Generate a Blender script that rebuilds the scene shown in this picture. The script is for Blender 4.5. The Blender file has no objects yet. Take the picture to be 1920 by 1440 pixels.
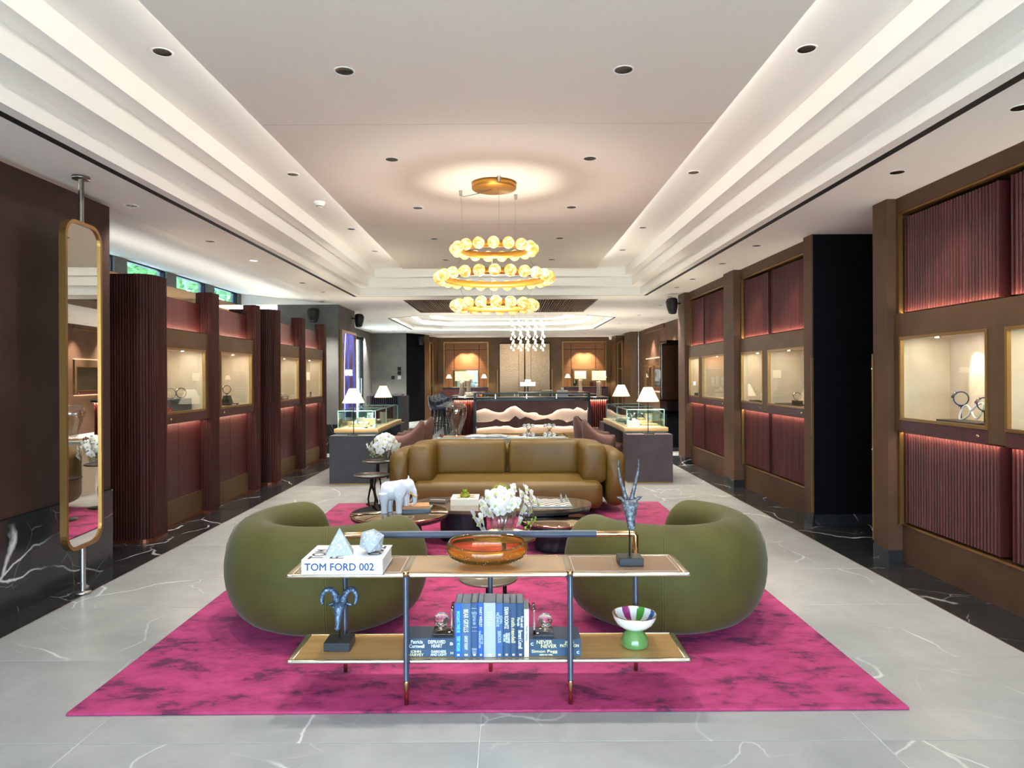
import bpy, bmesh, math, random
from mathutils import Vector, Matrix
PI = math.pi
R = math.radians
random.seed(7)
scene = bpy.context.scene
col = scene.collection

# ---------------------------------------------------------------- camera
F, VX, VY, H, ROLL = 1280.0, 952.0, 704.0, 1.46, 0.0047
cd = bpy.data.cameras.new('camera')
cd.sensor_width = 36.0
cd.lens = F / 1920 * 36
cd.shift_x = (960 - VX) / 1920
cd.shift_y = -(720 - VY) / 1920
cd.clip_start, cd.clip_end = 0.05, 300
cam = bpy.data.objects.new('camera', cd)
cam.location = (0, 0, H)
cam.rotation_euler = (PI / 2, ROLL, 0)
col.objects.link(cam)
scene.camera = cam

def at(px, py, Y):
    """photo pixel -> world (X, Y, Z) at depth Y"""
    dx, dy = px - VX, py - VY
    return ((dx - ROLL * dy) / F * Y, Y, H - (dy + ROLL * dx) / F * Y)

def ax(px, Y, py=704):
    return at(px, py, Y)[0]

# ---------------------------------------------------------------- world and exposure
w = bpy.data.worlds.new('sky')
scene.world = w
w.use_nodes = True
bg = w.node_tree.nodes['Background']
bg.inputs[0].default_value = (0.86, 0.925, 1.0, 1)
bg.inputs[1].default_value = 8.0
sun = bpy.data.lights.new('paving_bounce_sun', 'SUN')  # added sun: its bounce off the paving lifts the ceiling
sun.energy = 9.0
sun.color = (1.0, 0.96, 0.9)
sun.angle = R(1)
sun_o = bpy.data.objects.new('paving_bounce_sun', sun)
sun_o.rotation_euler = (0, R(32), 0)
col.objects.link(sun_o)
vs = scene.view_settings
vs.view_transform = 'Standard'
vs.look = 'None'
vs.exposure = 1.3
vs.gamma = 1.0
vs.use_curve_mapping = False
cy = scene.cycles
cy.use_denoising = True
cy.max_bounces = 8
cy.diffuse_bounces = 4
cy.glossy_bounces = 4
cy.transmission_bounces = 8
cy.transparent_max_bounces = 12
cy.sample_clamp_indirect = 6.0
cy.blur_glossy = 1.0
cy.caustics_reflective = False

DAY = (0.72, 0.86, 1.0)
WARM = (1.0, 0.89, 0.75)
NEUT = (1.0, 0.965, 0.90)
AMB = (1.0, 0.84, 0.64)

def area(name, loc, rot, sx, sy, power, color, parent=None, spread=None):
    l = bpy.data.lights.new(name, 'AREA')
    l.shape = 'RECTANGLE'
    l.size, l.size_y = sx, sy
    l.energy = power
    l.color = color
    if spread: l.spread = spread
    o = bpy.data.objects.new(name, l)
    o.location = loc
    o.rotation_euler = rot
    col.objects.link(o)
    if parent: o.parent = parent
    return o

def strip(name, loc, d, xaxis, sx, sy, power, color, parent=None):
    """area light strip: shines along d, long side along xaxis"""
    z = -Vector(d).normalized(); x = Vector(xaxis); x = (x - z * x.dot(z)).normalized(); y = z.cross(x)
    o = area(name, loc, (0, 0, 0), sx, sy, power, color, parent)
    o.rotation_euler = Matrix((x, y, z)).transposed().to_euler()
    return o

def spot(name, loc, target, power, color, ang=60, blend=0.6, rad=0.03, parent=None):
    l = bpy.data.lights.new(name, 'SPOT')
    l.energy = power
    l.color = color
    l.spot_size = R(ang)
    l.spot_blend = blend
    l.shadow_soft_size = rad
    o = bpy.data.objects.new(name, l)
    o.location = loc
    d = Vector(target) - Vector(loc)
    o.rotation_euler = d.to_track_quat('-Z', 'Y').to_euler()
    col.objects.link(o)
    if parent: o.parent = parent
    return o

def point(name, loc, power, color, rad=0.03, parent=None):
    l = bpy.data.lights.new(name, 'POINT')
    l.energy = power
    l.color = color
    l.shadow_soft_size = rad
    o = bpy.data.objects.new(name, l)
    o.location = loc
    col.objects.link(o)
    if parent: o.parent = parent
    return o

# daylight enters by the shop front behind the camera (sky portal in its opening)
pl = area('shopfront_portal', (-0.1, -2.55, 1.5), (R(90), 0, 0), 6.0, 2.6, 1, (1, 1, 1))
pl.data.cycles.is_portal = True
POWER_COVE, POWER_DOWN, POWER_NICHE, POWER_LED = .62, 50.0, 8.0, .9

# ---------------------------------------------------------------- materials
def lin(h):
    if isinstance(h, tuple): return h if len(h) == 4 else h + (1,)
    h = h.lstrip('#')
    c = [int(h[i:i + 2], 16) / 255 for i in (0, 2, 4)]
    return tuple((x / 12.92 if x <= .04045 else ((x + .055) / 1.055) ** 2.4) for x in c) + (1,)

MATS = {}
def M(name, c='#808080', rough=.5, metal=0, c2=None, scale=6, stretch=(1, 1, 1), detail=4, lo=.35, hi=.65,
      bump=0, bscale=40, bstretch=(1, 1, 1), coat=0, sheen=0, trans=0, ior=1.45, emit=None, es=0, alpha=1, spec=.5,
      space='Object', subsurf=0):
    if name in MATS: return MATS[name]
    m = bpy.data.materials.new(name)
    m.use_nodes = True
    nt = m.node_tree
    p = nt.nodes['Principled BSDF']
    I = p.inputs
    I['Base Color'].default_value = lin(c)
    I['Roughness'].default_value = rough
    I['Metallic'].default_value = metal
    I['IOR'].default_value = ior
    I['Specular IOR Level'].default_value = spec
    I['Coat Weight'].default_value = coat
    I['Coat Roughness'].default_value = .05
    I['Sheen Weight'].default_value = sheen
    I['Sheen Roughness'].default_value = .4
    I['Transmission Weight'].default_value = trans
    if subsurf: I['Subsurface Weight'].default_value = subsurf; I['Subsurface Radius'].default_value = (.01, .01, .01)
    if emit:
        I['Emission Color'].default_value = lin(emit)
        I['Emission Strength'].default_value = es
    def coords(st):
        if space == 'World':
            g = nt.nodes.new('ShaderNodeNewGeometry'); out = g.outputs['Position']
        else:
            g = nt.nodes.new('ShaderNodeTexCoord'); out = g.outputs['Object']
        mp = nt.nodes.new('ShaderNodeMapping')
        mp.inputs['Scale'].default_value = st
        nt.links.new(out, mp.inputs[0])
        return mp.outputs[0]
    if c2:
        n = nt.nodes.new('ShaderNodeTexNoise')
        n.inputs['Scale'].default_value = scale
        n.inputs['Detail'].default_value = detail
        nt.links.new(coords(stretch), n.inputs['Vector'])
        r = nt.nodes.new('ShaderNodeValToRGB')
        r.color_ramp.elements[0].position = lo
        r.color_ramp.elements[1].position = hi
        r.color_ramp.elements[0].color = lin(c)
        r.color_ramp.elements[1].color = lin(c2)
        nt.links.new(n.outputs[0], r.inputs[0])
        nt.links.new(r.outputs[0], I['Base Color'])
    if bump:
        n = nt.nodes.new('ShaderNodeTexNoise')
        n.inputs['Scale'].default_value = bscale
        n.inputs['Detail'].default_value = 3
        nt.links.new(coords(bstretch), n.inputs['Vector'])
        b = nt.nodes.new('ShaderNodeBump')
        b.inputs['Strength'].default_value = bump
        b.inputs['Distance'].default_value = .01
        nt.links.new(n.outputs[0], b.inputs['Height'])
        nt.links.new(b.outputs[0], I['Normal'])
    MATS[name] = m
    return m

def marble(name, base, base2, vein, vein_amt=.8, vscale=.9, width=.02, rough=.18):
    if name in MATS: return MATS[name]
    m = bpy.data.materials.new(name); m.use_nodes = True
    nt = m.node_tree; N = nt.nodes.new; L = nt.links.new
    p = nt.nodes['Principled BSDF']
    p.inputs['Roughness'].default_value = rough
    g = N('ShaderNodeNewGeometry'); oi = N('ShaderNodeObjectInfo')
    ml = N('ShaderNodeMath'); ml.operation = 'MULTIPLY'; ml.inputs[1].default_value = 40
    L(oi.outputs['Random'], ml.inputs[0])
    cb = N('ShaderNodeCombineXYZ'); L(ml.outputs[0], cb.inputs[0]); L(ml.outputs[0], cb.inputs[2])
    ad = N('ShaderNodeVectorMath'); ad.operation = 'ADD'
    L(g.outputs['Position'], ad.inputs[0]); L(cb.outputs[0], ad.inputs[1])
    n1 = N('ShaderNodeTexNoise'); n1.inputs['Scale'].default_value = 2.2; n1.inputs['Detail'].default_value = 8
    n1.inputs['Roughness'].default_value = .62
    L(ad.outputs[0], n1.inputs['Vector'])
    prev = ad.outputs[0]
    for wsc, wdet, wamp in ((1.1, 2, .7), (7, 3, .07)):
        wn = N('ShaderNodeTexNoise'); wn.inputs['Scale'].default_value = wsc; wn.inputs['Detail'].default_value = wdet; L(ad.outputs[0], wn.inputs['Vector'])
        sc = N('ShaderNodeVectorMath'); sc.operation = 'SCALE'; sc.inputs['Scale'].default_value = wamp; L(wn.outputs['Color'], sc.inputs[0])
        a2 = N('ShaderNodeVectorMath'); a2.operation = 'ADD'; L(prev, a2.inputs[0]); L(sc.outputs[0], a2.inputs[1]); prev = a2.outputs[0]
    def veins(scale, wd, stretch):
        mp = N('ShaderNodeMapping'); mp.inputs['Scale'].default_value = stretch; mp.inputs['Rotation'].default_value = (0, 0, .5)
        L(a2.outputs[0], mp.inputs[0])
        v = N('ShaderNodeTexVoronoi'); v.feature = 'DISTANCE_TO_EDGE'; v.inputs['Scale'].default_value = scale
        L(mp.outputs[0], v.inputs['Vector'])
        r = N('ShaderNodeMapRange'); r.inputs[1].default_value = 0; r.inputs[2].default_value = wd
        r.inputs[3].default_value = 1; r.inputs[4].default_value = 0
        L(v.outputs['Distance'], r.inputs[0])
        return r.outputs[0]
    v1 = veins(vscale, width, (1, .55, 1)); v2 = veins(vscale * 2.6, width * .9, (.5, 1, 1))
    n2 = N('ShaderNodeTexNoise'); n2.inputs['Scale'].default_value = 1.7; L(ad.outputs[0], n2.inputs['Vector'])
    mk = N('ShaderNodeMapRange'); mk.inputs[1].default_value = .42; mk.inputs[2].default_value = .62; L(n2.outputs[0], mk.inputs[0])
    m1 = N('ShaderNodeMath'); m1.operation = 'MULTIPLY'; L(v1, m1.inputs[0]); L(mk.outputs[0], m1.inputs[1])
    n3 = N('ShaderNodeTexNoise'); n3.inputs['Scale'].default_value = 2.9; L(a2.outputs[0], n3.inputs['Vector'])
    mk2 = N('ShaderNodeMapRange'); mk2.inputs[1].default_value = .48; mk2.inputs[2].default_value = .7; mk2.inputs[4].default_value = .5
    L(n3.outputs[0], mk2.inputs[0])
    m2 = N('ShaderNodeMath'); m2.operation = 'MULTIPLY'; L(v2, m2.inputs[0]); L(mk2.outputs[0], m2.inputs[1])
    mx = N('ShaderNodeMath'); mx.operation = 'MAXIMUM'; L(m1.outputs[0], mx.inputs[0]); L(m2.outputs[0], mx.inputs[1])
    am = N('ShaderNodeMath'); am.operation = 'MULTIPLY'; am.inputs[1].default_value = vein_amt; L(mx.outputs[0], am.inputs[0])
    r = N('ShaderNodeValToRGB')
    r.color_ramp.elements[0].position = .3; r.color_ramp.elements[1].position = .72
    r.color_ramp.elements[0].color = lin(base); r.color_ramp.elements[1].color = lin(base2)
    L(n1.outputs[0], r.inputs[0])
    mix = N('ShaderNodeMix'); mix.data_type = 'RGBA'
    L(am.outputs[0], mix.inputs[0]); L(r.outputs[0], mix.inputs[6]); mix.inputs[7].default_value = lin(vein)
    L(mix.outputs[2], p.inputs['Base Color'])
    MATS[name] = m
    return m

def thin_glass(name, tint='#ffffff', ior=1.5, extra=0.0):
    if name in MATS: return MATS[name]
    m = bpy.data.materials.new(name); m.use_nodes = True
    nt = m.node_tree; N = nt.nodes.new; L = nt.links.new
    nt.nodes.remove(nt.nodes['Principled BSDF'])
    t = N('ShaderNodeBsdfTransparent'); t.inputs[0].default_value = lin(tint)
    g = N('ShaderNodeBsdfGlossy'); g.inputs['Roughness'].default_value = .0
    lw = N('ShaderNodeLayerWeight'); lw.inputs[0].default_value = .5
    f = N('ShaderNodeMath'); f.operation = 'POWER'; f.inputs[1].default_value = 5; L(lw.outputs['Facing'], f.inputs[0])
    f0 = ((ior - 1) / (ior + 1)) ** 2
    ad = N('ShaderNodeMath'); ad.operation = 'MULTIPLY_ADD'; ad.inputs[1].default_value = 1 - f0; ad.inputs[2].default_value = f0 + extra; L(f.outputs[0], ad.inputs[0])
    mx = N('ShaderNodeMixShader'); L(ad.outputs[0], mx.inputs[0]); L(t.outputs[0], mx.inputs[1]); L(g.outputs[0], mx.inputs[2])
    L(mx.outputs[0], nt.nodes['Material Output'].inputs[0])
    MATS[name] = m
    return m

white = M('ceiling_white_paint', '#f4f0e8', .85)
slabpaint = M('ceiling_warm_grey_paint', '#f0e7da', .85)
blackmetal = M('black_metal', '#101012', .4, .6)
slotblack = M('slot_black', '#0a0a0a', .7)
gold = M('brushed_gold', '#94703f', .36, .9)
brass = M('polished_brass', '#d6b083', .14, 1)
champagne = M('champagne_metal', '#d6ccba', .22, .95)
steel = M('brushed_steel', '#a8a49c', .3, .95)
chrome = M('chrome', '#d8d8d8', .08, 1)
bronze = M('bronze_panel', '#60472f', .5, .15, c2='#553e29', scale=3, bump=.05, bscale=120, spec=.3)
bronzedark = M('dark_bronze_wallcover', '#5a3f2d', .55, .05, c2='#4f3727', scale=2.5, bump=.12, bscale=160, spec=.25)
fabricbrown = M('dark_brown_wallcover', '#46302a', .55, .1, c2='#37251c', scale=2, bump=.12, bscale=160, spec=.3)
blackwall = M('black_wallcover', '#0b0c0e', .8, 0, c2='#0e0f11', scale=5, bump=.15, bscale=160, spec=.08)
greywall = M('grey_wallcover', '#5c5b58', .7, 0, c2='#66645f', scale=4, bump=.1, bscale=150)
redwood = M('red_brown_wood', '#50211f', .42, 0, c2='#3a1616', scale=3, stretch=(9, 9, .5), lo=.3, hi=.7)
redwoodY = M('red_brown_fluted_wood', '#602d27', .45, 0, c2='#431d1a', scale=3, stretch=(9, 9, .4), lo=.3, hi=.7, spec=.3)
darkwood = M('dark_brown_fluted_wood', '#4a261f', .45, 0, c2='#371a16', scale=3, stretch=(9, 9, .4), lo=.3, hi=.7, spec=.2)
copper = M('copper_plinth', '#7a4630', .35, .8)
oak = M('oak_veneer', '#c9a878', .4, 0, c2='#b8935f', scale=4, stretch=(1, 10, 10), lo=.3, hi=.7)
cream = M('cream_suede', '#dac5ae', .85, 0, c2='#d3bca3', scale=6)
bronzemirror = M('bronze_mirror', '#a3825c', .03, 1)
mirrormat = M('mirror_glass', '#ececea', .0, 1)
greymarble = marble('grey_marble', '#9b9b99', '#afafac', '#efefed', .75, .8, .007, .24)
blackmarble = marble('black_marble', '#1f2022', '#2c2c2d', '#e6e3df', .9, 1.0, .010, .22)
grout = M('light_grout', '#dcdad6', .8)
grout2 = M('grey_grout', '#8d8c8a', .8)
clear = thin_glass('clear_glass', '#f4fbfa')
caseglass = thin_glass('case_glass', '#e6f5f2', 1.5)
glassedge = M('green_glass_edge', '#9ccfcb', .1, 0, trans=.4)
vaseglass = thin_glass('fluted_crystal', '#f2f6f6', 1.7, .05)
blownglass = thin_glass('thin_blown_glass', '#f6f4f0', 1.6, .05)
skyglass = thin_glass('blue_tinted_glass', '#bfd8e8', 1.45)
winglass = thin_glass('window_glass', '#e8f4fb', 1.45)
crystal = M('crystal', '#ffffff', .0, 0, trans=1, ior=1.45)
textwhite = M('white_print', '#e8ecef', .6)
lampshade = M('cream_lamp_shade', '#fff3d8', .8, 0, emit='#ffe9c0', es=.55)
ledmat = M('led_strip_glow', '#ffffff', .5, 0, emit='#ffe2c4', es=14)

# ---------------------------------------------------------------- mesh helpers
class MB:
    def __init__(s): s.v = []; s.f = []; s.sm = []
    def add(s, vs, fs, smooth=False):
        o = len(s.v); s.v += [tuple(v) for v in vs]
        for f in fs: s.f.append(tuple(i + o for i in f)); s.sm.append(smooth)
        return s
    def box(s, x0, x1, y0, y1, z0, z1):
        x0, x1 = sorted((x0, x1)); y0, y1 = sorted((y0, y1)); z0, z1 = sorted((z0, z1))
        return s.add([(x0, y0, z0), (x1, y0, z0), (x1, y1, z0), (x0, y1, z0), (x0, y0, z1), (x1, y0, z1), (x1, y1, z1), (x0, y1, z1)],
                     [(0, 3, 2, 1), (4, 5, 6, 7), (0, 1, 5, 4), (1, 2, 6, 5), (2, 3, 7, 6), (3, 0, 4, 7)])
    def rbox(s, x0, x1, y0, y1, z0, z1, r=.01, seg=3, smooth=True):
        bm = bmesh.new(); bmesh.ops.create_cube(bm, size=1)
        for v in bm.verts:
            v.co = ((x0 + x1) / 2 + v.co.x * (x1 - x0), (y0 + y1) / 2 + v.co.y * (y1 - y0), (z0 + z1) / 2 + v.co.z * (z1 - z0))
        bmesh.ops.bevel(bm, geom=bm.edges[:], offset=r, segments=seg, profile=.5, affect='EDGES', clamp_overlap=True)
        return s.bm(bm, smooth)
    def bm(s, bm, smooth=False, mat=None):
        if mat is not None: bm.transform(mat)
        bm.verts.index_update()
        s.add([v.co[:] for v in bm.verts], [[v.index for v in f.verts] for f in bm.faces], smooth)
        bm.free(); return s
    def lathe(s, prof, seg=32, c=(0, 0, 0), smooth=True, sx=1, sy=1, fn=None, close=False):
        vs = []; fs = []; n = len(prof)
        for i in range(seg):
            a = 2 * PI * i / seg
            for (r, z) in prof:
                rr = r * (fn(a, z) if fn else 1)
                vs.append((c[0] + rr * math.cos(a) * sx, c[1] + rr * math.sin(a) * sy, c[2] + z))
        for i in range(seg):
            j = (i + 1) % seg
            for k in range(n - 1 if not close else n):
                k2 = (k + 1) % n
                if prof[k][0] < 1e-6 and prof[k2][0] < 1e-6: continue
                if prof[k][0] < 1e-6: fs.append((i * n + k, j * n + k2, i * n + k2))
                elif prof[k2][0] < 1e-6: fs.append((i * n + k, j * n + k, i * n + k2))
                else: fs.append((i * n + k, j * n + k, j * n + k2, i * n + k2))
        return s.add(vs, fs, smooth)
    def cyl(s, c, r, h, seg=24, r2=None, smooth=True, cap=True):
        r2 = r if r2 is None else r2
        vs = []
        for i in range(seg):
            a = 2 * PI * i / seg; vs.append((c[0] + r * math.cos(a), c[1] + r * math.sin(a), c[2]))
        for i in range(seg):
            a = 2 * PI * i / seg; vs.append((c[0] + r2 * math.cos(a), c[1] + r2 * math.sin(a), c[2] + h))
        s.add(vs, [(i, (i + 1) % seg, seg + (i + 1) % seg, seg + i) for i in range(seg)], smooth)
        if cap:
            s.add(vs, [tuple(range(seg))[::-1], tuple(range(seg, 2 * seg))], False)
        return s
    def sphere(s, c, r, seg=16, rings=10, sx=1, sy=1, sz=1):
        prof = [(r * math.sin(PI * k / rings), -r * math.cos(PI * k / rings) * sz) for k in range(rings + 1)]
        prof[0] = (0, -r * sz); prof[-1] = (0, r * sz)
        return s.lathe(prof, seg, c, True, sx, sy)
    def tube(s, pts, rad, seg=10, cap=True, closed=False):
        pts = [Vector(p) for p in pts]; n = len(pts)
        rads = rad if isinstance(rad, (list, tuple)) else [rad] * n
        vs = []; up = None
        for i, p in enumerate(pts):
            if closed: t = (pts[(i + 1) % n] - pts[i - 1])
            else: t = pts[min(i + 1, n - 1)] - pts[max(i - 1, 0)]
            t.normalize()
            if up is None:
                a = Vector((0, 0, 1)) if abs(t.z) < .9 else Vector((1, 0, 0))
                u = t.cross(a).normalized()
            else:
                u = (up - t * up.dot(t)).normalized()
            up = u; v = t.cross(u)
            for k in range(seg):
                a = 2 * PI * k / seg
                vs.append(p + (u * math.cos(a) + v * math.sin(a)) * rads[i])
        fs = []
        for i in range(n if closed else n - 1):
            j = (i + 1) % n
            for k in range(seg):
                k2 = (k + 1) % seg
                fs.append((i * seg + k, i * seg + k2, j * seg + k2, j * seg + k))
        s.add(vs, fs, True)
        if cap and not closed:
            s.add(vs[:seg], [tuple(range(seg))[::-1]]); s.add(vs[-seg:], [tuple(range(seg))])
        return s
    def prism(s, poly, z0, z1, plane='xy', smooth=False):
        n = len(poly)
        def mk(p, z):
            return (p[0], p[1], z) if plane == 'xy' else ((p[0], z, p[1]) if plane == 'xz' else (z, p[0], p[1]))
        vs = [mk(p, z0) for p in poly] + [mk(p, z1) for p in poly]
        s.add(vs, [tuple(range(n))[::-1], tuple(range(n, 2 * n))])
        s.add(vs, [(i, (i + 1) % n, n + (i + 1) % n, n + i) for i in range(n)], smooth)
        return s
    def loft(s, rings, cap=True, smooth=True, closed=True):
        n = len(rings[0]); vs = [p for r in rings for p in r]; fs = []
        for i in range(len(rings) - 1):
            for k in range(n if closed else n - 1):
                k2 = (k + 1) % n
                fs.append((i * n + k, i * n + k2, (i + 1) * n + k2, (i + 1) * n + k))
        if cap and closed:
            fs.append(tuple(range(n))[::-1]); b = (len(rings) - 1) * n; fs.append(tuple(range(b, b + n)))
        return s.add(vs, fs, smooth)
    def mesh(s, name, mat):
        me = bpy.data.meshes.new(name)
        me.from_pydata(s.v, [], s.f)
        me.polygons.foreach_set('use_smooth', s.sm)
        if mat: me.materials.append(mat)
        me.update()
        return me
    def build(s, name, mat, parent=None, loc=(0, 0, 0), rot=(0, 0, 0)):
        o = bpy.data.objects.new(name, s.mesh(name, mat))
        col.objects.link(o)
        o.location = loc; o.rotation_euler = rot
        if parent: o.parent = parent
        return o

def mod(o, kind, **kw):
    m = o.modifiers.new(kind.lower(), kind)
    for k, v in kw.items(): setattr(m, k, v)
    return o

def fixn(o):
    bm = bmesh.new(); bm.from_mesh(o.data); bmesh.ops.remove_doubles(bm, verts=bm.verts, dist=1e-6)
    bmesh.ops.recalc_face_normals(bm, faces=bm.faces); bm.to_mesh(o.data); bm.free()
    return o

def tag(o, label, cat, group=None, kind=None):
    o['label'] = label; o['category'] = cat
    if group: o['group'] = group
    if kind: o['kind'] = kind
    return o

def thing(name, label, cat, loc=(0, 0, 0), rz=0, group=None, kind=None):
    o = bpy.data.objects.new(name, None)
    o.empty_display_size = .1
    o.location = loc; o.rotation_euler = (0, 0, rz)
    col.objects.link(o)
    return tag(o, label, cat, group, kind)

def dup(root, loc, rz=None, label=None, group=None):
    r = root.copy(); col.objects.link(r); r.location = loc
    if rz is not None: r.rotation_euler = (0, 0, rz)
    if label: r['label'] = label
    if group: r['group'] = group
    for ch in list(root.children):
        c = ch.copy(); col.objects.link(c); c.parent = r
        for g in list(ch.children):
            d = g.copy(); col.objects.link(d); d.parent = c
    return r

def text(body, mat, parent, loc, rot, w=None, h=None, bold=0.0, name='lettering', spacing=1.0):
    cu = bpy.data.curves.new('t', 'FONT')
    cu.body = body; cu.size = 1; cu.align_x = 'CENTER'; cu.align_y = 'CENTER'
    cu.resolution_u = 3; cu.offset = bold; cu.space_character = spacing; cu.space_line = .85
    o = bpy.data.objects.new('t', cu); col.objects.link(o)
    dg = bpy.context.evaluated_depsgraph_get()
    me = bpy.data.meshes.new_from_object(o.evaluated_get(dg))
    bpy.data.objects.remove(o); bpy.data.curves.remove(cu)
    xs = [v.co.x for v in me.vertices]; ys = [v.co.y for v in me.vertices]
    if not xs: return None
    cx, cyy = (min(xs) + max(xs)) / 2, (min(ys) + max(ys)) / 2
    tw, th = max(xs) - min(xs), max(ys) - min(ys)
    sx = w / tw if w else h / th
    sy = h / th if h else sx
    for v in me.vertices: v.co = ((v.co.x - cx) * sx, (v.co.y - cyy) * sy, 0)
    if bold:      # heavier strokes: overlay slightly shifted copies
        vs_ = [v.co.copy() for v in me.vertices]; fs_ = [tuple(p.vertices) for p in me.polygons]; V = []; Fc = []
        for q, (ox, oy) in enumerate(((0, 0), (bold, 0), (-bold, 0), (0, bold), (0, -bold))):
            o0 = len(V); V += [(c.x + ox, c.y + oy, q * .00004) for c in vs_]; Fc += [tuple(i + o0 for i in f) for f in fs_]
        me = bpy.data.meshes.new('lettering'); me.from_pydata(V, [], Fc); me.update()
    me.materials.clear(); me.materials.append(mat)
    t = bpy.data.objects.new(name, me); col.objects.link(t)
    t.location = loc; t.rotation_euler = rot; t.parent = parent
    return t

def rpath(pts, rad, seg=6):
    """polyline with rounded inner corners (2D)"""
    out = [Vector(pts[0])]
    for i in range(1, len(pts) - 1):
        a, b, c = Vector(pts[i - 1]), Vector(pts[i]), Vector(pts[i + 1])
        d1 = (a - b).normalized(); d2 = (c - b).normalized()
        p0 = b + d1 * rad; p2 = b + d2 * rad
        for k in range(seg + 1):
            t = k / seg
            out.append(p0 * (1 - t) ** 2 + b * 2 * t * (1 - t) + p2 * t * t)
    out.append(Vector(pts[-1]))
    return [(p.x, p.y) for p in out]

def sweep(mb, path, prof, cap=.1, m=4, fn=None):
    """prof: closed loop of (n, z); n points to the right-hand side of travel"""
    P = [Vector(p) for p in path]; n = len(P); rings = []
    cn = sum(p[0] for p in prof) / len(prof); cz = sum(p[1] for p in prof) / len(prof)
    def ring(p, t, s=1.0, k=0):
        nn = Vector((t.y, -t.x))
        out = []
        for (a, z) in prof:
            a2, z2 = cn + (a - cn) * s, cz + (z - cz) * s
            if fn: a2, z2 = fn(k, a2, z2)
            out.append((p.x + nn.x * a2, p.y + nn.y * a2, z2))
        return out
    tg = []
    for i in range(n):
        t = (P[min(i + 1, n - 1)] - P[max(i - 1, 0)]).normalized(); tg.append(t)
    if cap:
        for k in range(m, 0, -1):
            u = k / m * PI / 2
            rings.append(ring(P[0] - tg[0] * cap * math.sin(u), tg[0], max(math.cos(u), .04), 0))
    for i in range(n): rings.append(ring(P[i], tg[i], 1, i / (n - 1)))
    if cap:
        for k in range(1, m + 1):
            u = k / m * PI / 2
            rings.append(ring(P[-1] + tg[-1] * cap * math.sin(u), tg[-1], max(math.cos(u), .04), 1))
    return mb.loft(rings)

def flutes(path, pitch, depth, closed=False):
    """follow a polyline and raise half-round ribs on its right-hand side; returns the new polyline"""
    out = []; P = [Vector(p) for p in path]
    segs = [(P[i], P[i + 1]) for i in range(len(P) - 1)]
    tot = sum((b - a).length for a, b in segs); n = max(1, round(tot / pitch)); st = tot / n
    def pos(d):
        for a, b in segs:
            l = (b - a).length
            if d <= l + 1e-9:
                t = (b - a) / l; return a + t * d, Vector((t.y, -t.x))
            d -= l
        t = (segs[-1][1] - segs[-1][0]).normalized(); return segs[-1][1], Vector((t.y, -t.x))
    for i in range(n):
        for q, hgt in ((.0, 0), (.14, 0), (.18, .62), (.3, .92), (.5, 1), (.7, .92), (.82, .62), (.86, 0)):
            p, nn = pos((i + q) * st); out.append(tuple(p + nn * hgt * depth))
    p, nn = pos(tot); out.append(tuple(p))
    return out

def wall_strip(mb, line, z0, z1):
    n = len(line)
    vs = [(p[0], p[1], z0) for p in line] + [(p[0], p[1], z1) for p in line]
    mb.add(vs, [(i, i + 1, n + i + 1, n + i) for i in range(n - 1)])
    mb.add(vs, [])
    return mb
# ================================================================ STRUCTURE
ZC = 2.816            # main ceiling height
XC = -0.12            # axis of the room
YB, YF = -2.6, 24.3   # shop front behind the camera, back wall

# ---------------------------------------------------------------- floor: slab plus tiles
fl = MB().box(-6.2, 5.2, YB, YF + .2, -.12, -.0035).build('floor', grout)
tag(fl, 'polished stone floor of large grey tiles with black border tiles', 'floor', kind='structure')
tile_mesh = {}
def tile(x0, x1, y0, y1, mat):
    g = .0022
    k = (round(x1 - x0, 3), round(y1 - y0, 3), mat.name)
    if k not in tile_mesh:
        a, b = (x1 - x0) / 2 - g, (y1 - y0) / 2 - g
        tile_mesh[k] = MB().rbox(-a, a, -b, b, -.02, 0, .0012, 1, False).mesh('tile', mat)
    o = bpy.data.objects.new('tile', tile_mesh[k]); col.objects.link(o)
    o.location = ((x0 + x1) / 2, (y0 + y1) / 2, 0); o.parent = fl
rows = [2.72 - .8 * 6 + .8 * k for k in range(34)]
for i in range(len(rows) - 1):
    y0, y1 = rows[i], rows[i + 1]
    if y1 < 1.8 and y0 > -2: pass
    if y0 > 23.6: break
    for x0, x1 in ((-2.85, -1.72), (-1.72, -.12), (-.12, 1.48), (1.48, 2.69)):
        tile(x0, x1, y0, y1, greymarble)
    near = y0 < 12.0
    if y0 > 1.0:
        tile(-3.75, -2.85, y0, y1, blackmarble if near else greymarble)
        tile(2.69, 3.6, y0, y1, blackmarble if near else greymarble)
        if not near:
            tile(-4.4, -3.75, y0, y1, greymarble); tile(3.6, 4.3, y0, y1, greymarble)
        elif 5.3 < y1 and y0 < 6.8:
            tile(3.6, 4.5, y0, y1, blackmarble)
# warm metal line between grey and black stone
for k, x in enumerate((-2.85, 2.69)):
    MB().box(x - .003, x + .003, 1, 12.3, -.01, .0008).build('inlay_strip', gold, fl)

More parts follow.
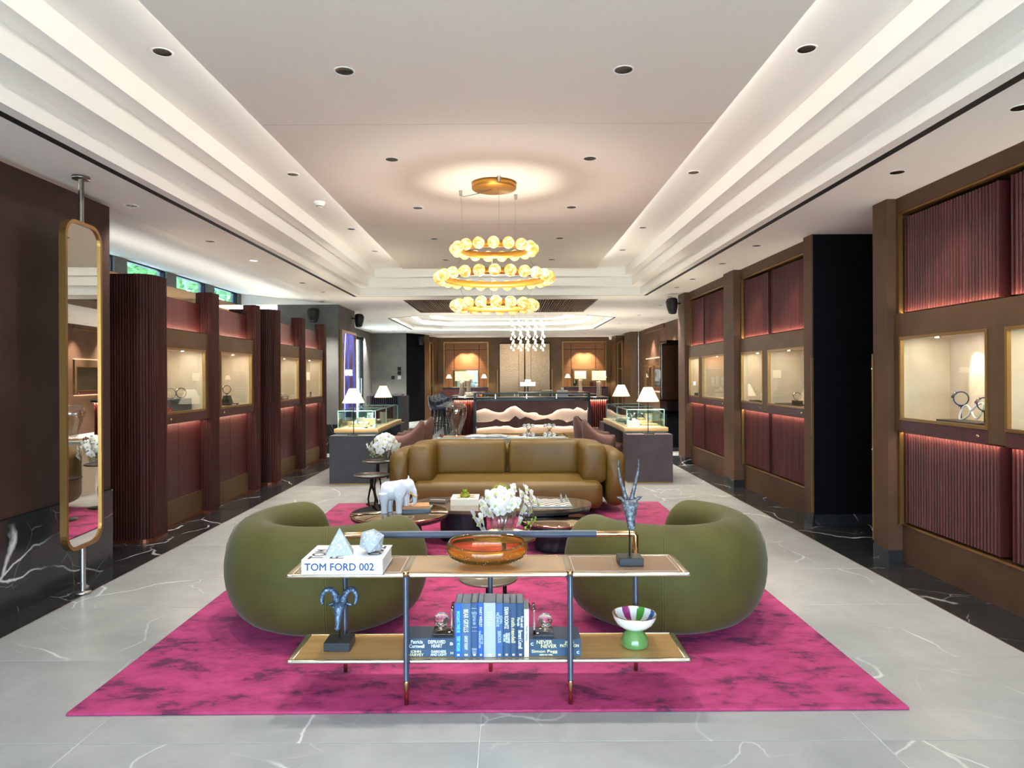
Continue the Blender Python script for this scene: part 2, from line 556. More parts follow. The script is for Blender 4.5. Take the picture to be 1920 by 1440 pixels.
# ---------------------------------------------------------------- ceiling
ce = thing('ceiling', 'white ceiling with deep stepped coffers and a black slot around them', 'ceiling', (0, 0, 0), kind='structure')
def rect(hx, y0, y1): return [(XC - hx, y0), (XC + hx, y0), (XC + hx, y1), (XC - hx, y1)]
cb = MB()
XL, XR = -3.2, 4.75
def cq(x0, x1, y0, y1): cb.box(x0, x1, y0, y1, ZC, ZC + .03)
C0, C1 = -1.6, 11.55            # coffer opening along Y
HX = 2.37
cq(XL, XR, YB, C0); cq(XL, XC - HX, C0, C1); cq(XC + HX, XR, C0, C1)
SX0, SX1, SY0, SY1 = -1.85, 1.61, 12.2, 14.6   # slatted panel opening
cq(XL, XR, C1, SY0); cq(XL, SX0, SY0, SY1); cq(SX1, XR, SY0, SY1)
OY0, OY1 = 15.45, 20.6
cq(XL, XR, SY1, 15.2); cq(XL, XR, 20.9, YF + .2); cq(XL, -2.9, 15.2, 20.9); cq(2.62, XR, 15.2, 20.9)
cq(-4.4, XL, 12.9, YF + .2)
oc = [(-1.99, OY0), (1.75, OY0), (2.47, OY0 + .65), (2.47, OY1 - .7), (1.75, OY1), (-1.99, OY1), (-2.74, OY1 - .7), (-2.74, OY0 + .65)]
rc = [(-2.9, 15.2), (2.62, 15.2), (2.62, 20.9), (-2.9, 20.9)]
z = ZC
cb.add([(p[0], p[1], z) for p in oc] + [(p[0], p[1], z) for p in rc],
       [(8, 9, 1, 0), (9, 2, 1), (9, 10, 3, 2), (10, 4, 3), (10, 11, 5, 4), (11, 6, 5), (11, 8, 7, 6), (8, 0, 7)])
o = cb.build('ceiling_board', white, ce)
# stepped main coffer
steps = [(2.366, ZC - .0005), (2.366, ZC + .135), (2.20, ZC + .135), (2.20, ZC + .28), (2.07, ZC + .28), (2.07, 3.245)]
cf = MB()
ringsv = []
for hx, zz in steps:
    d = 2.37 - hx
    ringsv.append([(p[0], p[1], zz) for p in rect(hx, C0 + d, C1 - d)])
for i in range(len(ringsv) - 1):
    a, b = ringsv[i], ringsv[i + 1]
    cf.add(a + b, [(k, (k + 1) % 4, 4 + (k + 1) % 4, 4 + k) for k in range(4)])
cf.add(ringsv[-1], [(3, 2, 1, 0)])
cf.build('coffer', white, ce)
# lowered centre panel with cove lights on its rim
PX, PY0, PY1 = 1.48, C0 + .9, 10.45
sl = MB().box(XC - PX, XC + PX, PY0, PY1, 3.10, 3.15).build('centre_panel', slabpaint, ce)
MB().box(XC - PX + .06, XC + PX - .06, PY0 + .06, PY1 - .06, 3.15, 3.245).build('panel_core', white, ce)
for yy in (4.45, 7.4):
    MB().box(XC - PX + .01, XC + PX - .01, yy - .002, yy + .002, 3.0992, 3.101).build('panel_joint', M('joint', '#c4bdb3', .8), ce)
L = PY1 - PY0
for sx in (-1, 1):
    strip('cove_light', (XC + sx * (PX + .004), (PY0 + PY1) / 2, 3.185), (sx, 0, .05), (0, 1, 0), L, .05, POWER_COVE * L, NEUT, ce)
strip('cove_light', (XC, PY1 + .004, 3.185), (0, 1, .05), (1, 0, 0), 2 * PX, .05, POWER_COVE * 2 * PX, NEUT, ce)
# black air slot around the coffer
sm = MB()
for hx, wd in ((2.475, .027),):
    d = hx - 2.37
    x0, x1, y0, y1 = XC - hx, XC + hx, C0 - d, C1 + d
    sm.box(x0 - wd, x0 + wd, y0, y1, ZC - .0012, ZC); sm.box(x1 - wd, x1 + wd, y0, y1, ZC - .0012, ZC)
sm.box(XC - 2.475, XC + 2.475, C1 + .099, C1 + .111, ZC - .0012, ZC)
sm.build('air_slot', slotblack, ce)
# octagonal far coffer
def scl(poly, d):
    cx, cyv = -.135, (OY0 + OY1) / 2
    out = []
    for x, y in poly:
        out.append((cx + (x - cx) * (1 - d / 2.6), cyv + (y - cyv) * (1 - d / 2.6)))
    return out
ocm = MB(); rg = []
for d, zz in ((0, ZC), (0, ZC + .14), (.3, ZC + .14), (.3, ZC + .28), (.6, ZC + .28), (.6, ZC + .42)):
    rg.append([(p[0], p[1], zz) for p in scl(oc, d)])
for i in range(len(rg) - 1):
    ocm.add(rg[i] + rg[i + 1], [(k, (k + 1) % 8, 8 + (k + 1) % 8, 8 + k) for k in range(8)])
ocm.add(rg[-1], [tuple(range(8))[::-1]])
ocm.build('octagon_coffer', white, ce)
MB().prism(scl(oc, .95), 3.1, 3.13).build('octagon_panel', white, ce)
q_ = scl(oc, .93)
for i in range(8):
    a, b = Vector(q_[i]), Vector(q_[(i + 1) % 8]); mdl = (a + b) / 2; n = Vector((b.y - a.y, a.x - b.x)).normalized()
    strip('cove_light', (mdl.x, mdl.y, 3.16), (n.x, n.y, .1), (b.x - a.x, b.y - a.y, 0), (b - a).length, .05, 6.0 * (b - a).length, NEUT, ce)
so = MB()
for i in range(8):
    a, b = Vector(scl(oc, -.06)[i]), Vector(scl(oc, -.06)[(i + 1) % 8])
    if i in (1, 7, 2, 6, 0):
        n = (b - a).normalized(); q = Vector((-n.y, n.x)) * (.022 if i != 0 else .01)
        so.prism([tuple(a - q), tuple(b - q), tuple(b + q), tuple(a + q)], ZC - .0012, ZC)
so.build('air_slot', slotblack, ce)
# slatted bronze panel in the ceiling
sp = MB().box(SX0, SX1, SY0, SY1, 2.90, 2.93).build('slat_backing', M('slat_backing', '#2b1d14', .6), ce)
ss = MB()
k = 0
x = SX0 + .02
while x < SX1:
    ss.box(x, x + .022, SY0, SY1, 2.822, 2.87); x += .045
so_ = ss.build('slats', M('bronze_slats', '#6d5038', .5, .2), ce); so_['kind'] = 'stuff'
fr = MB()
fr.box(SX0 - .01, SX1 + .01, SY0 - .012, SY0, ZC - .004, 2.93).box(SX0 - .01, SX1 + .01, SY1, SY1 + .012, ZC - .004, 2.93)
fr.box(SX0 - .012, SX0, SY0, SY1, ZC - .004, 2.93).box(SX1, SX1 + .012, SY0, SY1, ZC - .004, 2.93)
fr.build('slat_frame', M('slat_frame', '#6b4f2d', .4, .5), ce)
for yy in (12.75, 14.0):
    MB().box(.38, .41, yy - .25, yy + .15, 2.818, 2.822).build('light_slot', M('slot_glow', '#ffffff', .5, emit='#ffffff', es=2.5), ce)
MB().box(.86, .875, SY0, SY1, 2.817, 2.824).build('panel_gap', slotblack, ce)
# rising ceiling over the left glazed strip
lc = MB().add([(XL, 5.0, ZC), (XL, 12.9, ZC), (-5.05, 12.9, 3.02), (-5.05, 5.0, 3.02)], [(3, 2, 1, 0)])
lc.add([(XL, 5.0, ZC + .03), (XL, 12.9, ZC + .03), (-5.05, 12.9, 3.05), (-5.05, 5.0, 3.05)], [(0, 1, 2, 3)])
lc.box(-5.1, XL, 12.88, 12.92, ZC, 3.06)
lc.build('sloped_soffit', white, ce)
strip('soffit_fill', (-3.95, 9.0, 2.30), (-.35, 0, 1), (0, 1, 0), 6.4, .04, 9, NEUT, ce)  # added uplight with no fitting, brightens the sloped soffit

# ---------------------------------------------------------------- walls
def struct(name, mb, mat, label, cat='wall', parent=None):
    o = mb.build(name, mat, parent)
    if not parent: tag(o, label, cat, kind='structure')
    return o
wl = struct('wall_left', MB().box(-3.62, -3.075, YB, 5.28, .60, 2.776), fabricbrown, 'dark brown wall at the far left with black marble below')
x = -2.0; k = 0
yy = 5.28
while yy > 0:
    MB().box(-3.62, -3.06, max(yy - 1.62, -2.5), yy, 0, .595).build('marble_panel', blackmarble, wl); yy -= 1.623
MB().box(-3.60, -3.08, YB, 5.27, .595, .60).build('shadow_gap', slotblack, wl)
MB().box(-3.6, -3.1, YB, 0.5, 0, .6).build('marble_panel', blackmarble, wl)

# right side: columns, header frame and the passage
def column(y0, y1, xf, label, lx=.5, mat=bronzedark):   # box column with a stone base
    o = struct('trim_column', MB().box(xf, xf + lx, y0, y1, .09, ZC), mat, label, 'column')
    MB().box(xf - .004, xf + lx, y0 - .004, y1 + .004, 0, .09).build('column_base', blackmarble, o)
    return o
c1 = column(5.30, 5.51, 2.95, 'dark bronze column at the near side of the black passage')
c2 = column(6.62, 6.80, 2.95, 'dark bronze column at the far side of the black passage', .014)
column(8.85, 9.26, 2.93, 'dark bronze column between the two far pairs of right wall cabinets')
c4 = column(11.26, 11.68, 2.92, 'dark bronze column under the black loudspeaker on the right')
for o_, yv in ((c1, 5.512), (c2, 6.618)):   # brass angle guard on the passage corners
    MB().box(2.942, 2.962, yv - .006, yv + .006, .12, 1.62).build('corner_guard', gold, o_)
    for zz in (.2, .85, 1.5): MB().cyl((0, 0, 0), .006, .003, 10).build('guard_screw', brass, o_, (2.942, yv, zz), (0, R(-90), 0))
struct('wall_passage', MB().box(2.96, 4.6, 6.625, 6.78, .1, ZC), blackwall, 'black textured wall inside the right hand passage')
struct('baseboard_passage', MB().box(2.97, 4.6, 6.61, 6.63, 0, .1), blackmarble, 'black marble skirting under the black passage wall', 'baseboard')
struct('wall_right', MB().box(4.5, 4.6, YB, 6.63, 0, ZC), blackwall, 'dark wall at the end of the right hand passage')
struct('wall_right_mirror', MB().box(3.46, 3.5, YB, 5.3, 0, ZC), bronzemirror, 'bronze mirror behind the nearest right wall cabinets')
struct('wall_right_rear', MB().box(3.07, 3.4, YB, 3.05, 0, ZC), bronzedark, 'dark bronze wall beside the camera on the right')
struct('wall_right_backing', MB().box(3.46, 3.5, 6.8, 11.68, 0, ZC), bronzemirror, 'bronze mirror seen in the slits of the far right cabinets')
struct('wall_right_far', MB().box(4.12, 4.3, 11.6, 21.5, 0, ZC), bronzedark, 'dark bronze right wall of the far hall')
struct('wall_right_return', MB().box(3.4, 4.3, 11.6, 11.68, 0, ZC), bronzedark, 'short return wall behind the last right column')
# left facade behind the cabinet blocks: bronze glass below, window strip above
wf = struct('wall_left_facade', MB().box(-5.2, -5.0, 4.9, 13.0, 0, 2.80), bronzemirror, 'bronze reflective glass wall behind the left cabinets')
struct('wall_left_end', MB().box(-5.2, -3.6, 4.88, 4.93, 0, 3.02), bronzedark, 'dark end wall behind the mirror on the left')
ws = [7.6, 8.95, 10.35, 11.7, 13.0]
y = 5.0
n_ = 1
for k in range(6):
    y0, y1 = 5.0 + k * 1.34, 5.0 + k * 1.34 + 1.02
    wdw = thing('window_%d' % n_, 'narrow clerestory window with trees outside, number %s from the mirror' % ('one', 'two', 'three', 'four', 'five', 'six')[k],
                'window', (-5.08, (y0 + y1) / 2, 2.8), kind='structure')
    h = (y1 - y0) / 2
    MB().box(-.006, .006, -h, h, .02, .2).build('pane', skyglass, wdw)
    f_ = MB().box(-.03, .03, -h, h, 0, .02).box(-.03, .03, -h, h, .2, .22).box(-.03, .03, -h - .02, -h, 0, .22).box(-.03, .03, h, h + .02, 0, .22)
    f_.build('window_frame', blackmetal, wdw)
    MB().box(-.08, .06, h + .02, h + .32, 0, .22).build('pier_block', greywall, wdw)
    n_ += 1
# grey piers in the far left
p1 = struct('wall_left_pier', MB().box(-4.35, -3.2, 12.9, 14.3, .55, ZC), greywall, 'grey fabric pier carrying the lit poster and a loudspeaker')
MB().box(-4.35, -3.19, 12.89, 14.31, 0, .545).build('marble_panel', blackmarble, p1)
struct('wall_left_far', MB().box(-4.4, -4.28, 14.3, 18.6, 0, ZC).box(-4.4, -4.28, 20.1, 21.6, 0, ZC).box(-4.4, -4.28, 18.6, 20.1, 2.62, ZC), greywall, 'pale grey wall around the far left glass door')
dr = thing('door_1', 'tall glass door in a black frame on the far left', 'door', (-4.3, 19.35, 0), kind='structure')
MB().box(-.03, .05, -.75, -.66, 0, 2.6).box(-.03, .05, .66, .75, 0, 2.6).box(-.03, .05, -.66, .66, 2.5, 2.6).box(-.03, .05, -.66, .66, 0, .08).build('door_frame', blackmetal, dr)
MB().box(0, .012, -.66, .66, .08, 2.5).build('pane', winglass, dr)
MB().tube([(.05, .5, .9), (.05, .5, 1.4)], .015).build('door_handle', steel, dr)
p2 = struct('wall_far_pier', MB().box(-4.4, -3.2, 21.55, 22.1, .0, ZC), greywall, 'grey pier with wall switches at the far left')
ch = MB().prism([(-3.2, 21.55), (-2.72, 22.35), (-2.9, 22.5), (-3.4, 22.1)], 0, ZC)
struct('wall_chamfer_left', ch, blackwall, 'black angled wall under the far left loudspeaker')
for (dx, zz, m_, nm) in ((0, 1.55, blackmetal, 'socket'), (0, 1.41, steel, 'switch'), (-.2, 1.41, blackmetal, 'thermostat'), (0, 1.69, blackmetal, 'dial')):
    MB().rbox(-.055, .055, -.012, 0, -.055, .055, .01, 2).build(nm, m_, p2, (-3.42 + dx, 21.55, zz))
# back wall and its angled sides
bwx0, bwx1 = -2.48, 3.66
wb = struct('wall_back', MB().box(-2.28, -.68, YF, YF + .3, 2.66, ZC).box(bwx0, -2.28, YF, YF + .3, 0, ZC).box(-.68, 1.94, YF, YF + .3, 0, ZC)
            .box(1.94, 3.51, YF, YF + .3, 2.66, ZC).box(3.51, bwx1, YF, YF + .3, 0, ZC), M('back_wall_cover', '#5c4225', .5, .2, c2='#503a20', scale=3), 'bronze back wall of the hall')
wca = M('angled_wall_cover', '#5a4128', .5, .2)
struct('wall_angle_left', MB().prism([(-2.72, 22.35), (-2.62, 22.8), (-2.9, 22.8), (-2.95, 22.4)], 0, ZC).prism([(-2.55, 23.8), (bwx0, YF), (-2.9, YF), (-2.9, 23.8)], 0, ZC)
       .box(-2.95, -2.9, 22.3, YF, 0, ZC), wca, 'angled bronze wall beside the left back niche')
struct('wall_angle_right', MB().prism([(4.1, 21.4), (3.86, 21.45), (3.80, 22.2), (4.1, 22.2)], 0, ZC).prism([(3.72, 23.5), (bwx1, YF), (4.1, YF), (4.1, 23.5)], 0, ZC)
       .box(4.05, 4.1, 21.4, YF, 0, ZC), wca, 'angled bronze wall beside the right back niche')
# wall behind the camera: glazed shop front
wr = thing('window_7', 'tall gridded shop front window behind the viewpoint', 'window', (0, YB, 0), kind='structure')
g = MB()
for i in range(6): g.box(-3.1 + i * 1.2 - .03, -3.1 + i * 1.2 + .03, -.04, .04, 0, 2.8)
for zz in (0, .9, 1.85, 2.76): g.box(-3.1, 2.95, -.04, .04, zz, zz + .06)
g.build('window_frame', blackmetal, wr)
for i in range(5): MB().box(-3.07 + i * 1.2, -1.93 + i * 1.2, -.005, .005, .06, 2.76).build('pane', winglass, wr)
struct('wall_rear', MB().box(-5.2, -3.1, YB - .1, YB + .05, 0, ZC).box(2.95, 4.6, YB - .1, YB + .05, 0, ZC), fabricbrown, 'dark wall pieces either side of the shop front window')
# ================================================================ WALL CABINETS
def cabinet(side, xf, y0, y1, label, group, fluted=True, top=2.66, ztop=None, light=1.0, plate=True):
    """display cabinet unit; side +1 on the right wall (faces -X), -1 on the left wall (faces +X); xf = face of the band"""
    ym = (y0 + y1) / 2; hw = (y1 - y0) / 2
    t = thing('display_cabinet', label, 'cabinet', (xf, ym, 0), 0, group)
    def bx(mb, d0, d1, a, b, z0, z1): mb.box(side * d0, side * d1, a, b, z0, z1); return mb
    pin = .065 if fluted else 0.0
    nh = hw - (.075 if fluted else .085)           # niche half width
    n0, n1 = 1.105, 1.74
    b = MB()
    bx(b, 0, .09, -hw, hw, n1 + .0, 1.915); bx(b, 0, .09, -hw, -nh, n0, n1); bx(b, 0, .09, nh, hw, n0, n1)
    bx(b, 0, .09, -hw, -nh, 1.02, n0); bx(b, 0, .09, nh, hw, 1.02, n0)
    b.build('band', bronze, t)
    dw = MB(); bx(dw, -.001, .08, -nh, nh, 1.015, n0 - .003); d_ = dw.build('drawer_front', redwood, t)
    MB().lathe([(0, 0), (.012, 0), (.013, .004), (.008, .01), (0, .011)], 14).build('lock_knob', brass, d_, (-side * .001, -nh + .09, 1.06), (0, R(-90 * side), 0))
    fr = MB(); w_ = .021
    bx(fr, -.006, .02, -nh, nh, n1 - w_, n1); bx(fr, -.006, .02, -nh, nh, n0, n0 + w_)
    bx(fr, -.006, .02, -nh, -nh + w_, n0 + w_, n1 - w_); bx(fr, -.006, .02, nh - w_, nh, n0 + w_, n1 - w_)
    fr.build('gold_frame', gold, t)
    gl = MB(); bx(gl, .020, .026, -nh + w_, nh - w_, n0 + w_, n1 - w_); gl.build('pane', clear, t)
    nb = MB()
    bx(nb, .38, .40, -nh, nh, n0, n1); bx(nb, .03, .40, -nh, -nh + .006, n0, n1); bx(nb, .03, .40, nh - .006, nh, n0, n1)
    bx(nb, .03, .40, -nh, nh, n0, n0 + .008); bx(nb, .03, .40, -nh, nh, n1 - .008, n1)
    nb.build('niche_lining', cream, t)
    # small spot inside the niche
    sl_ = MB().cyl((0, 0, 0), .022, .012, 14).build('niche_spot', chrome, t, (side * .16, nh * .55, n1 - .02))
    spot('niche_light', (side * .27, nh * .52, n1 - .02), (side * .37, nh * .12, n0 + .2), POWER_NICHE * light, WARM, 58, .45, .008, t)
    strip('niche_fill', (side * .12, 0, n1 - .012), (side * .2, 0, -1), (0, 1, 0), nh * 1.5, .05, POWER_NICHE * .24 * light, WARM, t)
    # panels above and below
    dpth = .085
    for (z0, z1, up) in ((.315, 1.0, False), (1.935, top, True)):
        if fluted:
            a, c = -hw + pin, hw - pin
            line = [(side * dpth, c), (side * dpth, a)] if side > 0 else [(side * dpth, a), (side * dpth, c)]
            pm = MB(); ln = flutes(line, .032, .024); wall_strip(pm, ln, z0, z1)
            bx(pm, dpth, dpth + .03, a, c, z0, z1)
            pm.build('fluted_panel', redwoodY, t)
            for e in (a, c): 
                q = MB(); bx(q, dpth - .03, dpth + .05, e - .012 if e < 0 else e, e if e < 0 else e + .012, z0, z1); q.build('panel_edge', redwood, t)
        else:
            if up:
                q = MB(); bx(q, dpth, dpth + .03, -hw, hw, z0, 2.235); q.build('plain_panel', redwood, t)
            else:
                q = MB(); bx(q, dpth, dpth + .03, -hw, -.003, z0 - .06, z1); q.build('plain_panel', redwood, t)
                q = MB(); bx(q, dpth, dpth + .03, .003, hw, z0 - .06, z1); q.build('plain_panel', redwood, t)
    # hidden LED strips washing the panels
    for zz, up in ((1.925, 1), (1.008, -1)):
        strip('led_wash', (side * .045, 0, zz), (side * .3, 0, up), (0, 1, 0), 2 * hw - .06, .02, POWER_LED * light * 2 * hw, (1, .82, .62), t)
    # plinth
    if fluted:
        q = MB(); bx(q, .06, .16, -hw, hw, 0, .285); q.build('plinth', bronzedark, t)
        q = MB(); bx(q, .05, .16, -hw, hw, .285, .30); q.build('gold_sill', gold, t)
        q = MB(); bx(q, .02, .16, -hw, hw, 2.70, ZC - .001); q.build('header', bronzedark, t)
        q = MB(); bx(q, .03, .16, -hw, hw, 2.685, 2.70); q.build('gold_head', gold, t)
    else:
        q = MB(); bx(q, .07, .16, -hw, hw, .03, .255); q.build('plinth', bronze, t)
        q = MB(); bx(q, .06, .16, -hw, hw, 0, .03); q.build('copper_base', copper, t)
    return t, nh
gR = 'right wall display cabinets'
cabR = {}
for key, y0, y1, lab in (('1a', 4.19, 5.30, 'fluted wall cabinet beside the passage with a blue strapped watch in its lit niche'),
                         ('1b', 3.05, 4.19, 'fluted wall cabinet cut by the right edge of the picture'),
                         ('2a', 7.95, 8.85, 'fluted wall cabinet with a lit niche next to the middle right column'),
                         ('2b', 6.80, 7.95, 'fluted wall cabinet with a lit niche just beyond the black passage'),
                         ('3a', 10.5, 11.26, 'farthest narrow fluted cabinet in the right wall row'),
                         ('3b', 9.26, 10.5, 'fluted wall cabinet with small boxes in its niche, second from the loudspeaker')):
    cabR[key] = cabinet(1, 3.0 if key[0] != '3' else 2.97, y0, y1, lab, gR)
for k, (yv) in enumerate((5.285, 8.835, 11.245)):   # gold uprights beside the columns
    o = MB().box(3.02, 3.05, yv - .02, yv + .006, .30, 1.02).box(3.02, 3.05, yv - .02, yv + .006, 1.915, 2.69).build('trim_upright', gold)
    tag(o, 'slim gold upright against the %s right wall column' % ('near', 'middle', 'far')[k], 'trim', kind='structure')
gL = 'left wall display cabinets'
cabL = {}
for key, y0, y1, lab in (('A', 6.30, 7.31, 'nearest left wall cabinet, two watches on a grey box in its niche'),
                         ('B', 7.52, 8.62, 'left wall cabinet with one watch on a black riser in its niche'),
                         ('C', 9.45, 10.53, 'left wall cabinet with an orange wooden tray in its niche'),
                         ('D', 10.72, 11.84, 'farthest left wall cabinet with a small dark tag in its niche')):
    cabL[key] = cabinet(-1, -3.2, y0, y1, lab, gL, fluted=False)
def pilaster(y0, y1, lab, gap=0):
    t = thing('fluted_pilaster', lab, 'pilaster', (-3.18, (y0 + y1) / 2, 0), 0, 'fluted pilasters on the left wall')
    h = (y1 - y0) / 2
    m = MB(); ln = flutes([(-.14, -h), (-.006, -h), (0, -h + .006), (0, h)], .026, .008); wall_strip(m, ln, .03, 2.365)
    m.box(-.16, -.002, -h + .004, h, .03, 2.364); m.build('fluted_face', darkwood, t)
    MB().box(-.16, -.004, -h, h, 0, .03).build('copper_base', copper, t)
pilaster(7.31, 7.52, 'fluted red wood pilaster between the two near left cabinets')
pilaster(8.62, 8.76, 'fluted red wood pilaster ending the near left cabinet block')
pilaster(10.53, 10.72, 'fluted red wood pilaster between the two far left cabinets')
pilaster(11.84, 11.96, 'fluted red wood pilaster beside the grey pier')
def round_end(y0, y1, x0, lab):
    t = thing('fluted_column', lab, 'column', (-3.15, y0, 0), 0, 'rounded fluted ends of the left cabinet blocks')
    path = rpath([(x0 + 3.15, 0), (0, 0), (0, y1 - y0)], .13, 8)
    m = MB(); ln = flutes(path, .0245, .011); wall_strip(m, ln, .03, 2.37)
    inner = [(p[0], p[1]) for p in path] + [(x0 + 3.15, y1 - y0)]
    m.prism(inner, .03, 2.369); m.build('fluted_shell', darkwood, t)
    base = [(p[0] + .012, p[1] - .012) for p in path] + [(x0 + 3.15, y1 - y0)]
    MB().prism(base, 0, .03).build('copper_base', copper, t)
    return t
round_end(6.0, 6.30, -3.95, 'dark rounded fluted wood end of the near left cabinet block')
round_end(9.2, 9.45, -3.75, 'dark rounded fluted wood end of the far left cabinet block')
# carcass of the two left blocks
for (a, b, lab) in ((6.29, 8.75, 'dark backing panel of the near left cabinet block'), (9.44, 11.95, 'dark backing panel of the far left cabinet block')):
    o = MB().box(-3.66, -3.605, a, b, 0, 2.23).build('wall_left_block', bronzedark); tag(o, lab, 'wall', kind='structure')
# ---- far right cabinets and black lacquer vitrine
cabinet(1, 4.1 - .03, 19.2, 20.4, 'fluted cabinet at the far end of the right hall wall', gR, light=1.5)
cabinet(1, 4.1 - .03, 17.9, 19.2, 'fluted cabinet on the far right wall with an empty lit niche', gR, light=1.5)
t = thing('black_vitrine', 'tall black lacquer vitrine with hammered doors behind the last right column', 'cabinet', (3.45, 13.0, 0))
MB().box(-.42, .5, 0, .6, 0, .08).box(-.42, .5, 0, .6, .78, .95).box(-.42, .5, .55, .6, .08, 2.1).box(.45, .5, 0, .6, .08, 2.1).box(-.42, .5, 0, .6, 2.06, 2.12).build('frame', M('black_lacquer', '#0b0b0c', .12, 0, coat=1), t)
hammer = M('hammered_bronze', '#7d654c', .22, .95, bump=.3, bscale=30)
for i in range(2): MB().box(-.40 + i * .43, .0 + i * .43, .50, .55, .97, 2.05).build('door', hammer, t)
MB().box(-.40, .44, .08, .5, .08, .7).build('lower_box', blackwall, t)
# ================================================================ FURNITURE
# ---------------------------------------------------------------- rug
def rug_material():
    m = bpy.data.materials.new('raspberry_viscose_pile'); m.use_nodes = True
    nt = m.node_tree; N = nt.nodes.new; L = nt.links.new; p = nt.nodes['Principled BSDF']
    tc = N('ShaderNodeTexCoord')
    mp = N('ShaderNodeMapping'); mp.inputs['Scale'].default_value = (1, 1.7, 1); L(tc.outputs['Object'], mp.inputs[0])
    n1 = N('ShaderNodeTexNoise'); n1.inputs['Scale'].default_value = 3.4; n1.inputs['Detail'].default_value = 7; n1.inputs['Roughness'].default_value = .62
    n1.inputs['Distortion'].default_value = .4
    L(mp.outputs[0], n1.inputs['Vector'])
    r = N('ShaderNodeValToRGB'); e = r.color_ramp.elements
    e[0].position = .41; e[0].color = lin('#5d163d'); e[1].position = .58; e[1].color = lin('#b5386b')
    k = e.new(.47); k.color = lin('#9d2857')
    nf = N('ShaderNodeTexNoise'); nf.inputs['Scale'].default_value = 13; nf.inputs['Detail'].default_value = 6; nf.inputs['Roughness'].default_value = .7
    L(mp.outputs[0], nf.inputs['Vector'])
    mxn = N('ShaderNodeMix'); mxn.inputs[0].default_value = .38; L(n1.outputs[0], mxn.inputs[2]); L(nf.outputs[0], mxn.inputs[3])
    L(mxn.outputs[0], r.inputs[0]); L(r.outputs[0], p.inputs['Base Color'])
    p.inputs['Roughness'].default_value = .75
    p.inputs['Sheen Weight'].default_value = .22; p.inputs['Sheen Roughness'].default_value = .35
    p.inputs['Sheen Tint'].default_value = lin('#e07fc0')
    n2 = N('ShaderNodeTexNoise'); n2.inputs['Scale'].default_value = 260; L(tc.outputs['Object'], n2.inputs['Vector'])
    ad = N('ShaderNodeMath'); ad.operation = 'MULTIPLY_ADD'; ad.inputs[1].default_value = 1.5; L(n1.outputs[0], ad.inputs[0]); L(n2.outputs[0], ad.inputs[2])
    b = N('ShaderNodeBump'); b.inputs['Strength'].default_value = .35; b.inputs['Distance'].default_value = .01
    L(ad.outputs[0], b.inputs['Height']); L(b.outputs[0], p.inputs['Normal'])
    return m
RZ = .014
rug = MB().rbox(-1.825, 1.825, -2.42, 2.42, 0, RZ, .006, 2).build('rug', rug_material(), None, (-.1, 5.37, 0), (0, 0, R(.3)))
tag(rug, 'large raspberry pink mottled rug under the seating group', 'rug')

# ---------------------------------------------------------------- olive armchairs
olive = M('olive_velvet', '#4e4a19', .75, 0, c2='#464216', scale=5, sheen=.1, bump=.06, bscale=300)
olive2 = M('olive_seam', '#6a6532', .7)
def armchair(loc, rz, label):
    t = thing('armchair', label, 'armchair', loc, rz, 'olive barrel armchairs')
    Rc, A = .46, 108
    path = [(Rc * math.cos(R(-90 + a)), Rc * math.sin(R(-90 + a))) for a in [-A + i * (2 * A) / 44 for i in range(45)]]
    raw = [(.40, .02), (.50, .05), (.565, .13), (.605, .25), (.612, .36), (.595, .47), (.555, .56), (.49, .615), (.42, .632), (.355, .605), (.318, .54),
           (.31, .44), (.315, .32), (.33, .18), (.35, .03)]
    prof = [(r - Rc, z) for r, z in raw]
    m = MB(); sweep(m, path, prof, .19, 7)
    o = m.build('shell', olive, t); fixn(o); mod(o, 'SUBSURF', levels=1, render_levels=1)
    s = MB().lathe([(0, .10), (.30, .10), (.37, .14), (.385, .26), (.37, .37), (.30, .41), (0, .42)], 40, (0, .13, 0), True, 1, 1.12)
    s.build('seat_cushion', olive, t)
    MB().lathe([(0, 0), (.36, 0), (.38, .02), (.38, .11), (0, .11)], 36, (0, .04, 0)).build('base', olive, t)
    for a in (-44, 44):
        q = MB()
        for da in (-.55, .55):
            an = R(-90 + a + da)
            q.tube([((r + .0015) * math.cos(an), (r + .0015) * math.sin(an), z) for r, z in
                    [(.515, .06), (.566, .13), (.604, .25), (.611, .36), (.594, .47), (.553, .56), (.49, .612), (.42, .629)]], .0016, 5)
        q.build('seam', olive2, t)
    return t
armchair((-1.075, 4.15, RZ), R(57 - 90), 'olive green barrel armchair on the left of the rug')
armchair((.925, 4.15, RZ), R(123 - 90), 'olive green barrel armchair on the right of the rug')

# ---------------------------------------------------------------- leather sofa
leather = M('ochre_leather', '#6f5520', .45, 0, c2='#644b1b', scale=4, bump=.08, bscale=220)
seamd = M('dark_leather_seam', '#4a3512', .6)
sofa = thing('sofa', 'low ochre leather two seat sofa with rounded wrap around back', 'sofa', (-.01, 7.55, RZ))
def rprof(n0, n1, z0, z1, r, seg=4):
    out = []
    for cx, cz, a0 in ((n1 - r, z0 + r, -90), (n1 - r, z1 - r, 0), (n0 + r, z1 - r, 90), (n0 + r, z0 + r, 180)):
        for k in range(seg + 1):
            a = R(a0 + 90 * k / seg); out.append((cx + r * math.cos(a), cz + r * math.sin(a)))
    return out
m = MB(); sweep(m, rpath([(1.13, -.36), (1.13, .38), (-1.13, .38), (-1.13, -.36)], .3, 9), rprof(-.10, .11, .07, .655, .095), .10, 5)
o = m.build('outer_shell', leather, sofa); fixn(o)
